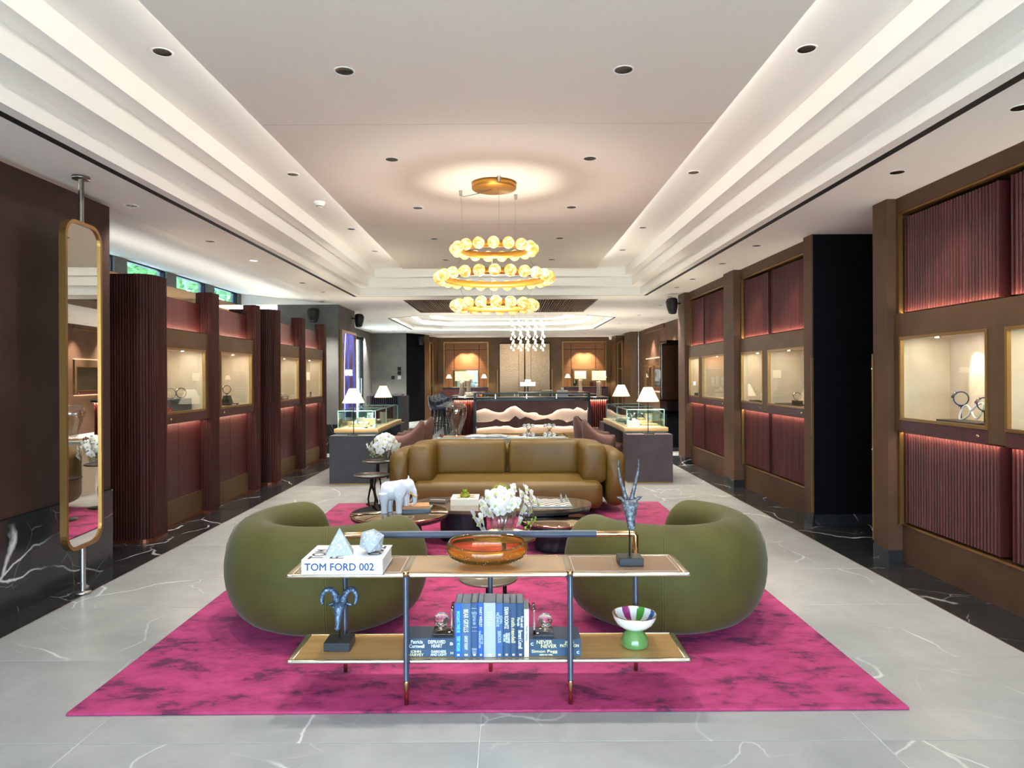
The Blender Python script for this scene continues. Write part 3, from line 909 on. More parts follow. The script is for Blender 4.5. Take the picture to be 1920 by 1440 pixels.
for s in (1, -1):
    pts = [(.905, -.42), (.905, .20), (.045, .20)]
    if s < 0: pts = [(-.045, .20), (-.905, .20), (-.905, -.42)]
    m = MB(); sweep(m, rpath(pts, .22, 8), rprof(-.12, .13, .32, .725, .07), .04, 5)
    o = m.build('back_cushion', leather, sofa); fixn(o)
    q = MB(); sp_ = rpath([(.905 - .045, -.45), (.905 - .045, .20 - .05), (.06, .20 - .05)], .2, 8)
    q.tube([(s * p[0], p[1], .700) for p in sp_], .004, 6); q.build('piping', seamd, sofa)
m = MB().rbox(-.985, .985, -.58, .30, .07, .355, .085, 6)
o = m.build('seat', leather, sofa)
q = MB().tube([(-.97, -.572, .285), (.97, -.572, .285)], .003, 6).build('piping', seamd, sofa)
for sx in (-1, 1):
    for yy in (-.3, .3):
        MB().cyl((0, 0, 0), .025, .08, 12, .03).build('foot', brass, sofa, (sx * .9, yy, 0))

# ---------------------------------------------------------------- low shelf console in front
navy = M('navy_leather', '#3a4356', .45, 0, bump=.05, bscale=300)
tan = M('brown_saddle_leather', '#8a6f57', .5, 0, bump=.05, bscale=300)
bronzeglass = M('bronze_back_painted_glass', '#b08d66', .06, 0, coat=.6)
maple = M('maple_shelf', '#c39a63', .32, 0, c2='#b98d55', scale=3, stretch=(.6, 9, 9), coat=.3)
stitch = M('pale_stitch', '#d8d6d0', .7)
CX = -.09
cons = thing('console_table', 'low open console with leather wrapped legs, standing on the rug nearest the viewer', 'console', (CX, 3.175, RZ))
ZT, ZL = .585 - RZ, .205 - RZ
for (zt, nm, mat) in ((ZT, 'top_frame', champagne), (ZL, 'lower_frame', champagne)):
    m = MB()
    for sx in (-1, 1): m.rbox(min(sx * .895, sx * .865), max(sx * .895, sx * .865), -.16, .16, zt - .018, zt, .007, 3)
    m.rbox(-.895, .895, -.16, -.14, zt - .018, zt, .0075, 4); m.rbox(-.895, .895, .14, .16, zt - .018, zt, .0075, 4)
    if nm == 'top_frame':
        for xx in (-.37, .36): m.box(xx - .012, xx + .012, -.15, .15, zt - .014, zt)
    m.build(nm, mat, cons)
for (x0, x1, mat, nm) in ((-.867, -.38, tan, 'leather_panel'), (-.358, .348, bronzeglass, 'glass_panel'), (.37, .867, tan, 'leather_panel')):
    p_ = MB().box(x0, x1, -.142, .142, ZT - .012, ZT - .001).build(nm, mat, cons)
    if nm == 'leather_panel':
        q = MB()
        for yy in (-.128, .128): q.box(x0 + .014, x1 - .014, yy - .001, yy + .001, ZT - .0012, ZT - .0004)
        for xx in (x0 + .014, x1 - .014): q.box(xx - .001, xx + .001, -.128, .128, ZT - .0012, ZT - .0004)
        q.build('stitching', stitch, p_)
MB().box(-.867, .867, -.142, .142, ZL - .012, ZL - .001).build('lower_shelf', maple, cons)
def cleg(x, y, ztop, cap):
    l = MB().tube([(x, y, .105), (x, y, ztop)], .0125, 14).build('leg', navy, cons)
    f = MB().lathe([(0, 0), (.0095, 0), (.0125, .10), (.0125, .107), (0, .107)], 14, (x, y, 0)).build('brass_foot', brass, l)
    if cap: MB().lathe([(0, 0), (.014, 0), (.0142, .016), (.011, .02), (0, .02)], 14, (x, y, ztop)).build('brass_cap', brass, l)
    q = MB().box(x - .0006, x + .0006, y - .0133, y - .0122, .11, ztop - .004); q.build('stitching', stitch, l)
for xx in (-.362, .36): cleg(xx, -.172, ZT - .004, True)
for xx in (-.71, 0, .71): cleg(xx, .165, ZT - .018, False)
ZR = .683 - RZ
hr = MB().tube([(-.57, .165, ZR), (.52, .165, ZR)], .0165, 16).build('handrail', navy, cons)
MB().box(-.57, .52, .1643, .1657, ZR + .0158, ZR + .0172).build('stitching', stitch, hr)
for s, xe in ((-1, -.57), (1, .52)):
    xo = -.715 if s < 0 else .71
    MB().tube(  [(xe, .165, ZR), (xo - s * .01, .165, ZR), (xo - s * .003, .165, ZR - .003), (xo, .165, ZR - .01), (xo, .165, ZT)], .0155, 14).build('brass_bracket', brass, cons)

# ---------------------------------------------------------------- coffee tables (overlapping tops on carved drums)
stonetop = M('striped_stone_top', '#7a6a58', .08, 0, c2='#4d4238', scale=3, stretch=(.6, 6, 1), lo=.3, hi=.7, coat=.5)
bronzetop = M('bronze_mirror_top', '#c4ae92', .06, 1)
rimdark = M('dark_table_rim', '#34343a', .3, .5)
drummat = M('carved_charcoal_wood', '#23242c', .5, .1, c2='#2c2d36', scale=8)
def carved(t, r, h, tw=5, n=14):
    m = MB().lathe([(0, 0), (r * .98, 0)] + [(r * (1 + .03 * math.sin(k * .9)), h * k / 14) for k in range(15)] + [(0, h)], 84, (0, 0, 0), True, 1, 1,
                   lambda a, z: 1 + .022 * math.sin(n * a + tw * 4 * z))
    m.build('carved_drum', drummat, t)
t = thing('coffee_table', 'long oval coffee table with striped stone top in the middle of the rug', 'coffee table', (-.08, 6.10, RZ))
ov = [(.82 * math.copysign(abs(math.cos(a)) ** .75, math.cos(a)), .36 * math.copysign(abs(math.sin(a)) ** .85, math.sin(a))) for a in [2 * PI * k / 64 for k in range(64)]]
MB().prism(ov, .292 - RZ, .32 - RZ).build('table_top', stonetop, t)
MB().prism([(x * .985, y * .97) for x, y in ov], .268 - RZ, .292 - RZ).build('rim', rimdark, t)
m = MB().lathe([(0, 0), (.2, 0), (.205, .13), (.2, .2), (.21, .255), (0, .255)], 84, (-.32, -.02, 0), True, 1, 1, lambda a, z: 1 + .022 * math.sin(14 * a + 20 * z))
m.build('carved_drum', drummat, t)
m = MB().lathe([(0, 0), (.16, 0), (.165, .13), (.16, .255), (0, .255)], 84, (.47, .08, 0), True, 1, 1, lambda a, z: 1 + .022 * math.sin(14 * a - 20 * z))
m.build('carved_drum', drummat, t)
t = thing('coffee_table', 'round coffee table with glossy bronze top under the white elephant', 'coffee table', (-.865, 5.42, RZ))
MB().lathe([(0, .357 - RZ), (.372, .357 - RZ), (.385, .363 - RZ), (.385, .374 - RZ), (.378, .38 - RZ), (0, .38 - RZ)], 64).build('table_top', bronzetop, t)
MB().lathe([(0, .33 - RZ), (.36, .33 - RZ), (.378, .345 - RZ), (.384, .357 - RZ), (0, .357 - RZ)], 64).build('rim', rimdark, t)
carved(t, .17, .33 - RZ)
t = thing('coffee_table', 'small round coffee table with bronze top partly behind the right armchair', 'coffee table', (.395, 5.70, RZ))
MB().lathe([(0, .243 - RZ), (.29, .243 - RZ), (.30, .248 - RZ), (.30, .258 - RZ), (.294, .263 - RZ), (0, .263 - RZ)], 64).build('table_top', bronzetop, t)
MB().lathe([(0, .215 - RZ), (.285, .215 - RZ), (.295, .225 - RZ), (.298, .243 - RZ), (0, .243 - RZ)], 64).build('rim', rimdark, t)
carved(t, .165, .215 - RZ, -6, 10)

# ---------------------------------------------------------------- small side tables on looped legs
blk = M('blackened_bronze', '#1e1b1a', .4, .7)
brtop = M('brown_bronze_top', '#3f332c', .3, .7)
def side_table(loc, r, h, label, loop=True, topm=brtop):
    t = thing('side_table', label, 'side table', loc, 0, 'small pedestal side tables')
    MB().lathe([(0, h - .014), (r * .94, h - .014), (r, h - .008), (r, h + .004), (r * .985, h + .004), (r * .97, h - .004), (0, h - .004)], 40).build('table_top', topm, t)
    MB().lathe([(0, 0), (r * .8, 0), (r * .8, .006), (r * .3, .012), (0, .012)], 36).build('base_disc', topm, t)
    m = MB()
    if loop:
        for s in (-1, 1):
            m.tube([(s * .004, 0, .01), (s * .03, 0, h * .25), (s * .036, 0, h * .42), (s * .022, 0, h * .6), (s * .006, 0, h * .72), (0, 0, h - .014)], [.011, .009, .009, .010, .013, .018], 10)
    else:
        m.tube([(0, 0, .01), (0, 0, h * .5), (0, 0, h - .014)], [.014, .012, .017], 12)
    m.build('looped_leg', blk, t)
    return t
side_table((-1.41, 7.05, RZ), .185, .44 - RZ, 'dark side table with empty top left of the sofa')
side_table((-1.475, 7.72, RZ), .17, .50 - RZ, 'dark side table carrying white orchids left of the sofa')
TAX, TAY, TAZ = -.025, 4.28, .452
side_table((TAX, TAY, RZ), .2, TAZ - RZ, 'bronze side table carrying white orchids between the armchairs', False, M('pale_bronze_top', '#8d7256', .2, .8))
side_table((-.118, 3.93, RZ), .17, .30 - RZ, 'low side table half hidden behind the console shelf', False, M('pale_bronze_top2', '#9c927f', .2, .6))

# ---------------------------------------------------------------- console table behind the sofa
t = thing('sofa_table', 'glass topped console table behind the sofa carrying a big glass vase', 'console', (-.07, 8.72, 0))
MB().rbox(-.82, .82, -.2, .2, .665, .68, .004, 2).build('glass_top', M('pale_table_glass', '#9fb4b0', .05, 0, coat=1), t)
MB().box(-.78, .78, -.17, .17, .55, .664).build('apron', M('pale_oak', '#c8b8a0', .5), t)
for sx in (-1, 1):
    MB().box(sx * .74 - .03, sx * .74 + .03, -.16, .16, 0, .55).build('leg', M('pale_oak'), t)

# ---------------------------------------------------------------- glass display desks
slatecase = M('slate_suede', '#45454a', .75, 0, c2='#3c3c42', scale=3)
browncase = M('mocha_suede', '#54474a', .75, 0, c2='#4a3e41', scale=3)
def desk(x0, x1, lab, mat):
    t = thing('display_desk', lab, 'display case', ((x0 + x1) / 2, 9.2, 0), 0, 'glass topped watch desks')
    h = (x1 - x0) / 2
    for (y0, y1) in ((0, .36), (2.25, 2.75)):
        MB().box(-h, h, y0, y1, .015, .655).build('pedestal', mat, t)
        MB().box(-h, h, y0 + .006, y1, 0, .015).build('gold_kick', gold, t)
    MB().box(-h + .01, h - .01, .30, 2.5, .655, .675).build('shadow_gap', M('gap_green', '#6f8f84', .4), t)
    sl_ = MB().rbox(-h + .0, h - .0, .25, 2.35, .675, .73, .003, 2).build('slab', oak, t)
    MB().box(-h + .06, h - .06, .33, 2.2, .7305, .733).build('lining', cream, t)
    g = MB(); a, z0, z1 = h - .045, .733, .97; ya, yb = .30, 2.22; tk = .008
    for (q0, q1, r0, r1, s0, s1) in ((-a, a, ya, ya + tk, z0, z1), (-a, a, yb - tk, yb, z0, z1), (-a, -a + tk, ya, yb, z0, z1), (a - tk, a, ya, yb, z0, z1), (-a, a, ya, yb, z1, z1 + tk)):
        MB().box(q0, q1, r0, r1, s0, s1).build('pane', caseglass, t)
    e = MB(); w_ = .005
    for sx in (-a, a):
        for yv in (ya, (ya + yb) / 2 - .1, yb): e.box(sx - w_, sx + w_, yv - w_, yv + w_, z0, z1)
        e.box(sx - w_, sx + w_, ya, yb, z1 - w_ + .006, z1 + .012)
    for yv in (ya, (ya + yb) / 2 - .1, yb): e.box(-a, a, yv - w_, yv + w_, z1 - w_ + .006, z1 + .012)
    e.build('glass_edge', glassedge, t)
    strip('case_light', (0, 1.25, .955), (0, 0, -1), (0, 1, 0), 1.6, .02, 5, WARM, t)
    return t
desk(-2.41, -1.80, 'long watch display desk with glass case on the left side', slatecase)
desk(1.61, 2.22, 'long watch display desk with glass case on the right side', browncase)

def table_lamp(loc, label, s=1.0, power=20):
    t = thing('table_lamp', label, 'lamp', loc, 0, 'table lamps with cream cone shades')
    MB().box(-.07 * s, .07 * s, -.07 * s, .07 * s, 0, .012 * s).build('base', blackmetal, t)
    MB().tube([(0, 0, .012 * s), (0, 0, .50 * s)], .006 * s, 8).build('stem', blackmetal, t)
    MB().cyl((0, 0, .435 * s), .017 * s, .035 * s, 12).build('lamp_holder', M('lamp_holder', '#6d5a48', .4, .6), t)
    z0, z1, r0, r1 = .44 * s, .635 * s, .152 * s, .06 * s
    MB().lathe([(r0, z0), (r1, z1), (r1 - .003, z1), (r0 - .003, z0)], 36, close=True).build('lamp_shade', lampshade, t)
    point('bulb', (0, 0, .53 * s), power, WARM, .03, t)
    return t
table_lamp((-2.11, 9.33, .655), 'cone shaded table lamp at the near end of the left display desk')
table_lamp((-2.14, 11.72, .655), 'cone shaded table lamp at the far end of the left display desk')
table_lamp((1.915, 9.33, .655), 'cone shaded table lamp at the near end of the right display desk')
table_lamp((1.945, 11.72, .655), 'cone shaded table lamp at the far end of the right display desk')

# ---------------------------------------------------------------- tub chairs and bar stools
def tub(mb, Ro, th, A, z0, zback, zarm, seg=36, e=1.0, bulge=.0):
    rings = []
    for i in range(seg + 1):
        a = -A + 2 * A * i / seg
        u = abs(a) / A
        zt = zarm + (zback - zarm) * (.5 + .5 * math.cos(PI * min(1, u * e)))
        an = R(-90 + a); ro, ri = Ro, Ro - th
        cap = 1.0 if 0 < i < seg else .55
        c = (ro + ri) / 2
        ring = []
        for (r, z) in ((ro - .05, z0), (ro - .01, z0 + (zt - z0) * .35), (ro + bulge, zt - .04), (ro - th * .25, zt), (ri + th * .25, zt), (ri, zt - .04), (ri - .0, z0 + (zt - z0) * .4), (ri - .04, z0)):
            r2 = c + (r - c) * cap
            ring.append((r2 * math.cos(an), r2 * math.sin(an), z))
        rings.append(ring)
    mb.loft(rings)
    return mb
mocha = M('rose_brown_leather', '#6d4a42', .5, 0, c2='#64433c', scale=4, bump=.05, bscale=200)
darkleg = M('dark_chair_leg', '#1c1512', .5)
def tub_chair(loc, rz, label):
    t = thing('tub_chair', label, 'chair', loc, rz, 'rose brown tub chairs at the display desks')
    m = MB(); tub(m, .315, .075, 118, .30, .82, .62, 36, 1.35, .02); o = m.build('shell', mocha, t); fixn(o); mod(o, 'SUBSURF', levels=1, render_levels=1)
    MB().lathe([(0, .30), (.24, .30), (.262, .33), (.265, .42), (.24, .47), (0, .475)], 32, (0, .03, 0)).build('seat_cushion', mocha, t)
    for sx in (-1, 1):
        for sy in (-1, 1):
            MB().tube([(sx * .17, sy * .15, .31), (sx * .205, sy * .19, 0)], [.02, .012], 10).build('leg', darkleg, t)
    return t
tub_chair((-1.53, 9.92, 0), R(90), 'brown tub chair nearer the viewer at the left desk')
tub_chair((-1.49, 10.78, 0), R(90), 'brown tub chair farther back at the left desk')
tub_chair((1.39, 9.92, 0), R(-90), 'brown tub chair nearer the viewer at the right desk')
tub_chair((1.35, 10.78, 0), R(-90), 'brown tub chair farther back at the right desk')
navyl = M('dark_navy_leather', '#1c2a38', .4, 0)
def bar_stool(loc, label):
    t = thing('bar_stool', label, 'bar stool', loc, R(-90), 'dark navy bar stools along the bar')
    m = MB(); tub(m, .23, .05, 85, .64, .99, .86, 24, 1.2, .01); o = m.build('backrest', navyl, t); fixn(o)
    MB().lathe([(0, .66), (.19, .66), (.215, .69), (.21, .74), (0, .76)], 28, (0, .02, 0)).build('seat', navyl, t)
    for sx in (-1, 1):
        for sy in (-1, 1):
            MB().tube([(sx * .14, sy * .13, .67), (sx * .19, sy * .18, 0)], [.017, .013], 8).build('leg', blackmetal, t)
        MB().tube([(sx * .175, -.165, .28), (sx * .175, .165, .28)], .009, 8).build('foot_rail', blackmetal, t)
    MB().tube([(-.172, .163, .3), (.172, .163, .3)], .009, 8).build('foot_rail', blackmetal, t)
    return t
for k, yv in enumerate((16.2, 17.05, 17.9, 18.75, 19.6)):
    bar_stool((-1.66, yv, 0), 'dark navy bar stool, %s from the front along the left of the bar' % ('first', 'second', 'third', 'fourth', 'fifth')[k])
# ================================================================ BAR AND FAR HALL
stone = M('black_stone_top', '#202226', .2, 0, coat=.4)
barframe = M('gunmetal_frame', '#2b2d2e', .3, .8)
mocha2 = M('mocha_relief_leather', '#6a483f', .6, 0, c2='#5c3d35', scale=6)
relief = M('pale_relief_board', '#d9c3b2', .8)
bar = thing('bar_counter', 'bar counter with a backlit mountain relief front and stone top', 'bar', (.50, 14.95, 0))
BL, BR = -1.68, 1.66      # half spans (local x)
for (x0, x1) in ((BL, -1.2), (1.25, BR)):
    m = MB(); wall_strip(m, flutes([(x0, .0), (x1, .0)], .045, .02), .03, .92); m.box(x0, x1, .0, .5, .03, .92); m.build('fluted_wing', redwoodY, bar)
    strip('wing_light', ((x0 + x1) / 2, -.03, .915), (0, .3, -1), (1, 0, 0), x1 - x0, .02, 4, (1, .5, .35), bar)
MB().box(-1.2, 1.25, .02, .5, 0, .90).build('carcass', bronzedark, bar)
MB().box(BL, BR, .0, .5, 0, .03).build('kick', blackmetal, bar)
MB().rbox(BL - .05, BR + .05, -.06, .55, .92, .985, .03, 4).build('stone_top', stone, bar)
# relief: pale board behind cut brown layers, LED tubes hidden behind the cut edges
x0, x1 = -1.19, 1.24
MB().box(x0, x1, -.01, .02, .2, .905).build('relief_board', relief, bar)
W_ = x1 - x0
def prof(pts): return [(x0 + (px - 894) / (1096 - 894) * W_, H - (py - 704) / F * 14.8) for px, py in pts]
top_edge = prof([(894, 771), (903, 768), (909, 766), (916, 768), (925, 772), (929, 773), (936, 774), (943, 773), (950, 767), (957, 763), (965, 761.5), (972, 766), (980, 773), (988, 775),
                 (996, 774), (1003, 774.5), (1008, 779), (1015, 780), (1022, 779.5), (1032, 776), (1040, 770), (1052, 767), (1064, 767.5), (1070, 769.5), (1077, 764.5), (1084, 767), (1092, 772), (1096, 769)])
mid_top = prof([(894, 792), (910, 792), (922, 790.5), (930, 786), (938, 790), (944, 791.5), (954, 790), (965, 780), (973, 787), (983, 782), (992, 785), (1000, 789), (1012, 787), (1023, 785), (1032, 789), (1042, 787), (1052, 789), (1058, 793), (1068, 790), (1078, 781), (1085, 788), (1096, 792)])
mid_bot = prof([(894, 804.5), (903, 803), (912, 802), (924, 800.5), (930, 800), (937, 801), (943, 799), (952, 799), (962, 803), (968, 803.5), (977, 801.5), (988, 803), (1000, 797.5), (1018, 797.5), (1030, 801), (1042, 800), (1052, 801), (1066, 799.5), (1076, 804), (1086, 803), (1096, 802)])
def slab2(poly, y0, y1, name, mat):
    MB().prism(poly, y0, y1, 'xz').build(name, mat, bar)
slab2([(x0, .905)] + top_edge + [(x1, .905)], -.055, -.043, 'relief_sky', mocha2)
slab2(mid_top + mid_bot[::-1], -.055, -.043, 'relief_ridge', mocha2)
for edge, off in ((top_edge, .03), (mid_bot, .025)):
    MB().tube([(p[0], -.028, p[1] + off) for p in edge], .006, 6).build('led_line', M('warm_led_line', '#ffffff', .5, emit='#fff0dc', es=22), bar)
MB().box(x0, x1, -.07, .02, .195, .215).build('gold_strip', M('gold_strip', '#d8b46c', .3, .6), bar)
for i in range(4): MB().box(x0 + i * W_ / 4 + .004, x0 + (i + 1) * W_ / 4 - .004, -.06, .02, .0, .19).build('drawer_front', oak, bar)
fr = MB()
for xx in (x0 - .03, x1 + .03): fr.box(xx - .025, xx + .025, -.09, .0, .0, 1.085)
fr.box(x0 - .03, x1 + .03, -.09, -.04, 1.055, 1.085); fr.box(x0 - .03, x1 + .03, -.09, -.02, .905, .95)
fr.build('metal_frame', barframe, bar)
for xx in (x0 + .42, x0 + 1.1, x0 + 1.75): MB().box(xx - .012, xx + .012, -.08, -.06, .95, 1.055).build('frame_post', steel, bar)
# two quartz lamps on the bar ends
shade2 = M('linen_drum_shade', '#efe3c8', .8, emit='#ffe6b8', es=.4)
quartz = M('quartz_column', '#c9b196', .15, .2, c2='#8f7b6b', scale=60, bump=.8, bscale=60)
def quartz_lamp(loc, lab):
    t = thing('quartz_lamp', lab, 'lamp', loc, 0, 'drum shaded quartz lamps on the bar')
    MB().box(-.075, .075, -.075, .075, 0, .015).build('base', brass, t)
    MB().lathe([(0, .015), (.052, .015), (.055, .1), (.05, .2), (.055, .33), (0, .34)], 10, smooth=False).build('quartz_column', quartz, t)
    MB().tube([(0, 0, .34), (0, 0, .42)], .008, 8).build('stem', brass, t)
    MB().lathe([(.155, .36), (.155, .57), (.152, .57), (.152, .36)], 32, close=True).build('lamp_shade', shade2, t)
    point('bulb', (0, 0, .46), 24, WARM, .03, t)
quartz_lamp((-1.02, 15.2, .985), 'quartz lamp with cream drum shade at the near left corner of the bar')
quartz_lamp((2.03, 15.2, .985), 'quartz lamp with cream drum shade at the near right corner of the bar')
quartz_lamp((-1.04, 18.1, 1.0), 'quartz lamp with cream drum shade further back on the bar table')
quartz_lamp((1.98, 18.6, 1.0), 'quartz lamp with cream drum shade far back on the right hand table')
t = thing('bar_table', 'long dark bar table running back beside the stools', 'table', (-.95, 17.8, 0))
MB().rbox(-.35, .3, -2.1, 2.2, .94, 1.0, .01, 2).build('table_top', stone, t)
MB().box(-.1, .25, -2.0, 2.1, 0, .94).build('body', redwood, t)
t = thing('bar_table', 'long dark display table on the right behind the bar', 'table', (1.75, 18.2, 0))
MB().rbox(-.3, .45, -1.7, 1.7, .94, 1.0, .01, 2).build('table_top', stone, t)
MB().box(-.2, .3, -1.6, 1.6, 0, .94).build('body', redwood, t)
# glass topped island cases behind the bar, with a disc lamp
def island(xc, yv, wd, lab):
    t = thing('island_case', lab, 'display case', (xc, yv, 0), 0, 'glass island cases behind the bar')
    MB().box(-wd / 2, wd / 2, -.3, .3, 0, .72).build('cabinet', oak, t)
    MB().box(-wd / 2, wd / 2, -.3, .3, .92, .93).box(-wd / 2, wd / 2, -.3, -.292, .72, .92).box(-wd / 2, -wd / 2 + .008, -.3, .3, .72, .92).box(wd / 2 - .008, wd / 2, -.3, .3, .72, .92).build('pane', caseglass, t)
    f_ = MB()
    for sx in (-1, 1): f_.box(sx * wd / 2 - .012, sx * wd / 2 + .012, -.312, -.288, .72, .94)
    f_.box(-wd / 2, wd / 2, -.312, -.288, .925, .945); f_.build('metal_edge', steel, t)
for xc, yv, wd, lab in ((-.28, 20.3, .95, 'glass island case left of the disc lamp'), (.62, 20.5, .62, 'glass island case under the disc lamp'), (1.42, 20.3, .95, 'glass island case right of the disc lamp')):
    island(xc, yv, wd, lab)
t = thing('disc_lamp', 'white two tier disc lamp on a black stem behind the bar', 'lamp', (.60, 20.4, .945))
MB().rbox(-.3, .3, -.16, .16, 0, .02, .008, 2).build('base', steel, t)
MB().tube([(0, 0, .02), (0, 0, .22)], .018, 10).build('stem', blackmetal, t)
gl_ = M('white_lamp_glow', '#ffffff', .6, emit='#fff2dd', es=1.6)
MB().lathe([(0, .2), (.22, .2), (.225, .31), (0, .31)], 32).build('lower_shade', gl_, t)
MB().lathe([(0, .31), (.085, .31), (.085, .385), (0, .385)], 24).build('upper_shade', gl_, t)
# back wall niches
orangew = M('amber_wood_panel', '#95653f', .5, 0, c2='#875935', scale=3, stretch=(.7, 1, 14))
def back_niche(x0, x1, lab):
    t = thing('wall_niche', lab, 'niche', ((x0 + x1) / 2, YF, 0), 0, 'lit wood niches in the back wall')
    h = (x1 - x0) / 2
    f_ = MB().box(-h, -h + .04, -.03, .27, 0, 2.66).box(h - .04, h, -.03, .27, 0, 2.66).box(-h + .04, h - .04, -.03, .27, 2.62, 2.66); f_.build('gold_frame', gold, t)
    s = h - .04
    for (a, b, z0, z1) in ((-s, -.5 * h * 1.15, 0, 2.38), (-.5 * h * 1.15 + .02, .5 * h * 1.15 - .02, 0, 2.38), (.5 * h * 1.15, s, 0, 2.38),
                           (-s, -.5 * h * 1.15, 2.4, 2.62), (-.5 * h * 1.15 + .02, .5 * h * 1.15 - .02, 2.4, 2.62), (.5 * h * 1.15, s, 2.4, 2.62)):
        MB().box(a, b, .25, .28, z0, z1).build('wood_panel', orangew, t)
    MB().box(-s, s, .275, .29, 0, 2.62).build('dark_joint', M('dark_joint', '#2c1a10', .6), t)
    spot('niche_light', (-.12, -.12, 2.56), (-.12, .27, 1.2), 60, AMB, 75, .5, .02, t)
    spot('niche_light', (.16, -.12, 2.56), (.16, .27, 1.2), 60, AMB, 75, .5, .02, t)
    # shelf case standing in the niche
    c = thing('shelf_case', 'glass shelf case on the counter inside the %s back niche' % ('left' if x0 < 0 else 'right'), 'display case', ((x0 + x1) / 2, YF - .1, 0), 0, 'glass shelf cases in the back niches')
    MB().box(-h * .98, h * .98, -.42, -.02, 0, 1.02).build('counter', redwood, c)
    MB().box(-h, h, -.44, -.02, 1.02, 1.05).build('counter_top', stone, c)
    MB().box(-.46, .46, -.3, -.06, 1.05, 1.07).box(-.46, .46, -.3, -.06, 1.66, 1.68).build('shelf', oak, c)
    for sx in (-.45, .45): MB().box(sx - .012, sx + .012, -.3, -.06, 1.07, 1.66).build('side', gold, c)
    MB().box(-.46, .46, -.3, -.295, 1.07, 1.66).build('pane', caseglass, c)
    return t
back_niche(-2.28, -.68, 'amber lit wood niche in the left back wall')
back_niche(1.94, 3.51, 'amber lit wood niche in the right back wall')
for k, (xx, yv, lab) in enumerate(((-2.06, 23.9, 'small cone lamp at the left end of the left back niche'), (-.83, 23.9, 'small cone lamp at the right end of the left back niche'),
                       (2.1, 23.9, 'small cone lamp at the left end of the right back niche'), (3.36, 23.9, 'small cone lamp at the right end of the right back niche'))):
    table_lamp((xx, yv, 1.05), lab, .72, 12)
# hammered metal double doors in the middle of the back wall
dd = thing('door_2', 'tall hammered bronze doors in the middle of the back wall', 'door', (.60, YF, 0), kind='structure')
for (a, b) in ((-.88, -.21), (-.20, -.02), (.03, .22), (.23, .89)):
    MB().box(a, b, -.06, -.02, .0, 2.58).build('door_leaf', hammer, dd)
MB().box(-.9, .91, -.02, -.005, 0, 2.62).build('shadow_back', slotblack, dd)
MB().box(-.98, -.955, -.05, -.0, 0, 1.66).box(.97, .995, -.05, -.0, 0, 1.66).build('brass_guard', gold, dd)
spot('door_light', (0, -.9, 2.78), (0, 0, 1.5), 60, WARM, 100, .8, .05, dd)
# side niches in the angled walls
for sx, (x_, y_), lab in ((-1, (-2.60, 23.3), 'tall slim gold framed niche in the left angled wall'), (1, (3.76, 22.85), 'tall slim gold framed niche in the right angled wall')):
    t = thing('slim_niche', lab, 'niche', (x_, y_, 0))
    f_ = MB()
    for s2 in (-.45, .45): f_.box(-.02, .02, s2 - .025, s2 + .025, 0, 2.6)
    f_.box(-.02, .02, -.45, .45, 2.55, 2.6); f_.build('gold_frame', gold, t)
    MB().box(sx * .12, sx * .14, -.45, .45, 0, 2.55).build('wood_panel', redwood, t)
    MB().box(sx * .02, sx * .12, -.4, .4, 1.08, 1.1).box(sx * .02, sx * .12, -.4, .4, 1.66, 1.68).build('glass_shelf', glassedge, t)
# dark ribbed reception cabinet left of the stools
t = thing('reception_cabinet', 'dark ribbed cabinet with stone top behind the left display desk', 'cabinet', (-2.43, 13.6, 0))
m = MB(); wall_strip(m, flutes([(-.3, 0), (.25, 0)], .04, .015), 0, 1.05); m.box(-.3, .25, 0, .5, 0, 1.05); m.build('ribbed_front', M('ribbed_plum_wood', '#2c2430', .4), t)
MB().box(-.38, -.3, -.03, .55, 0, 1.06).build('side_panel', greywall, t); MB().box(.25, .38, -.03, .55, 0, 1.06).build('side_panel', M('dark_side', '#3b3c42', .5), t)
MB().rbox(-.33, .29, -.02, .5, 1.06, 1.1, .006, 2).build('stone_top', M('grey_stone_top', '#8a8885', .2), t)

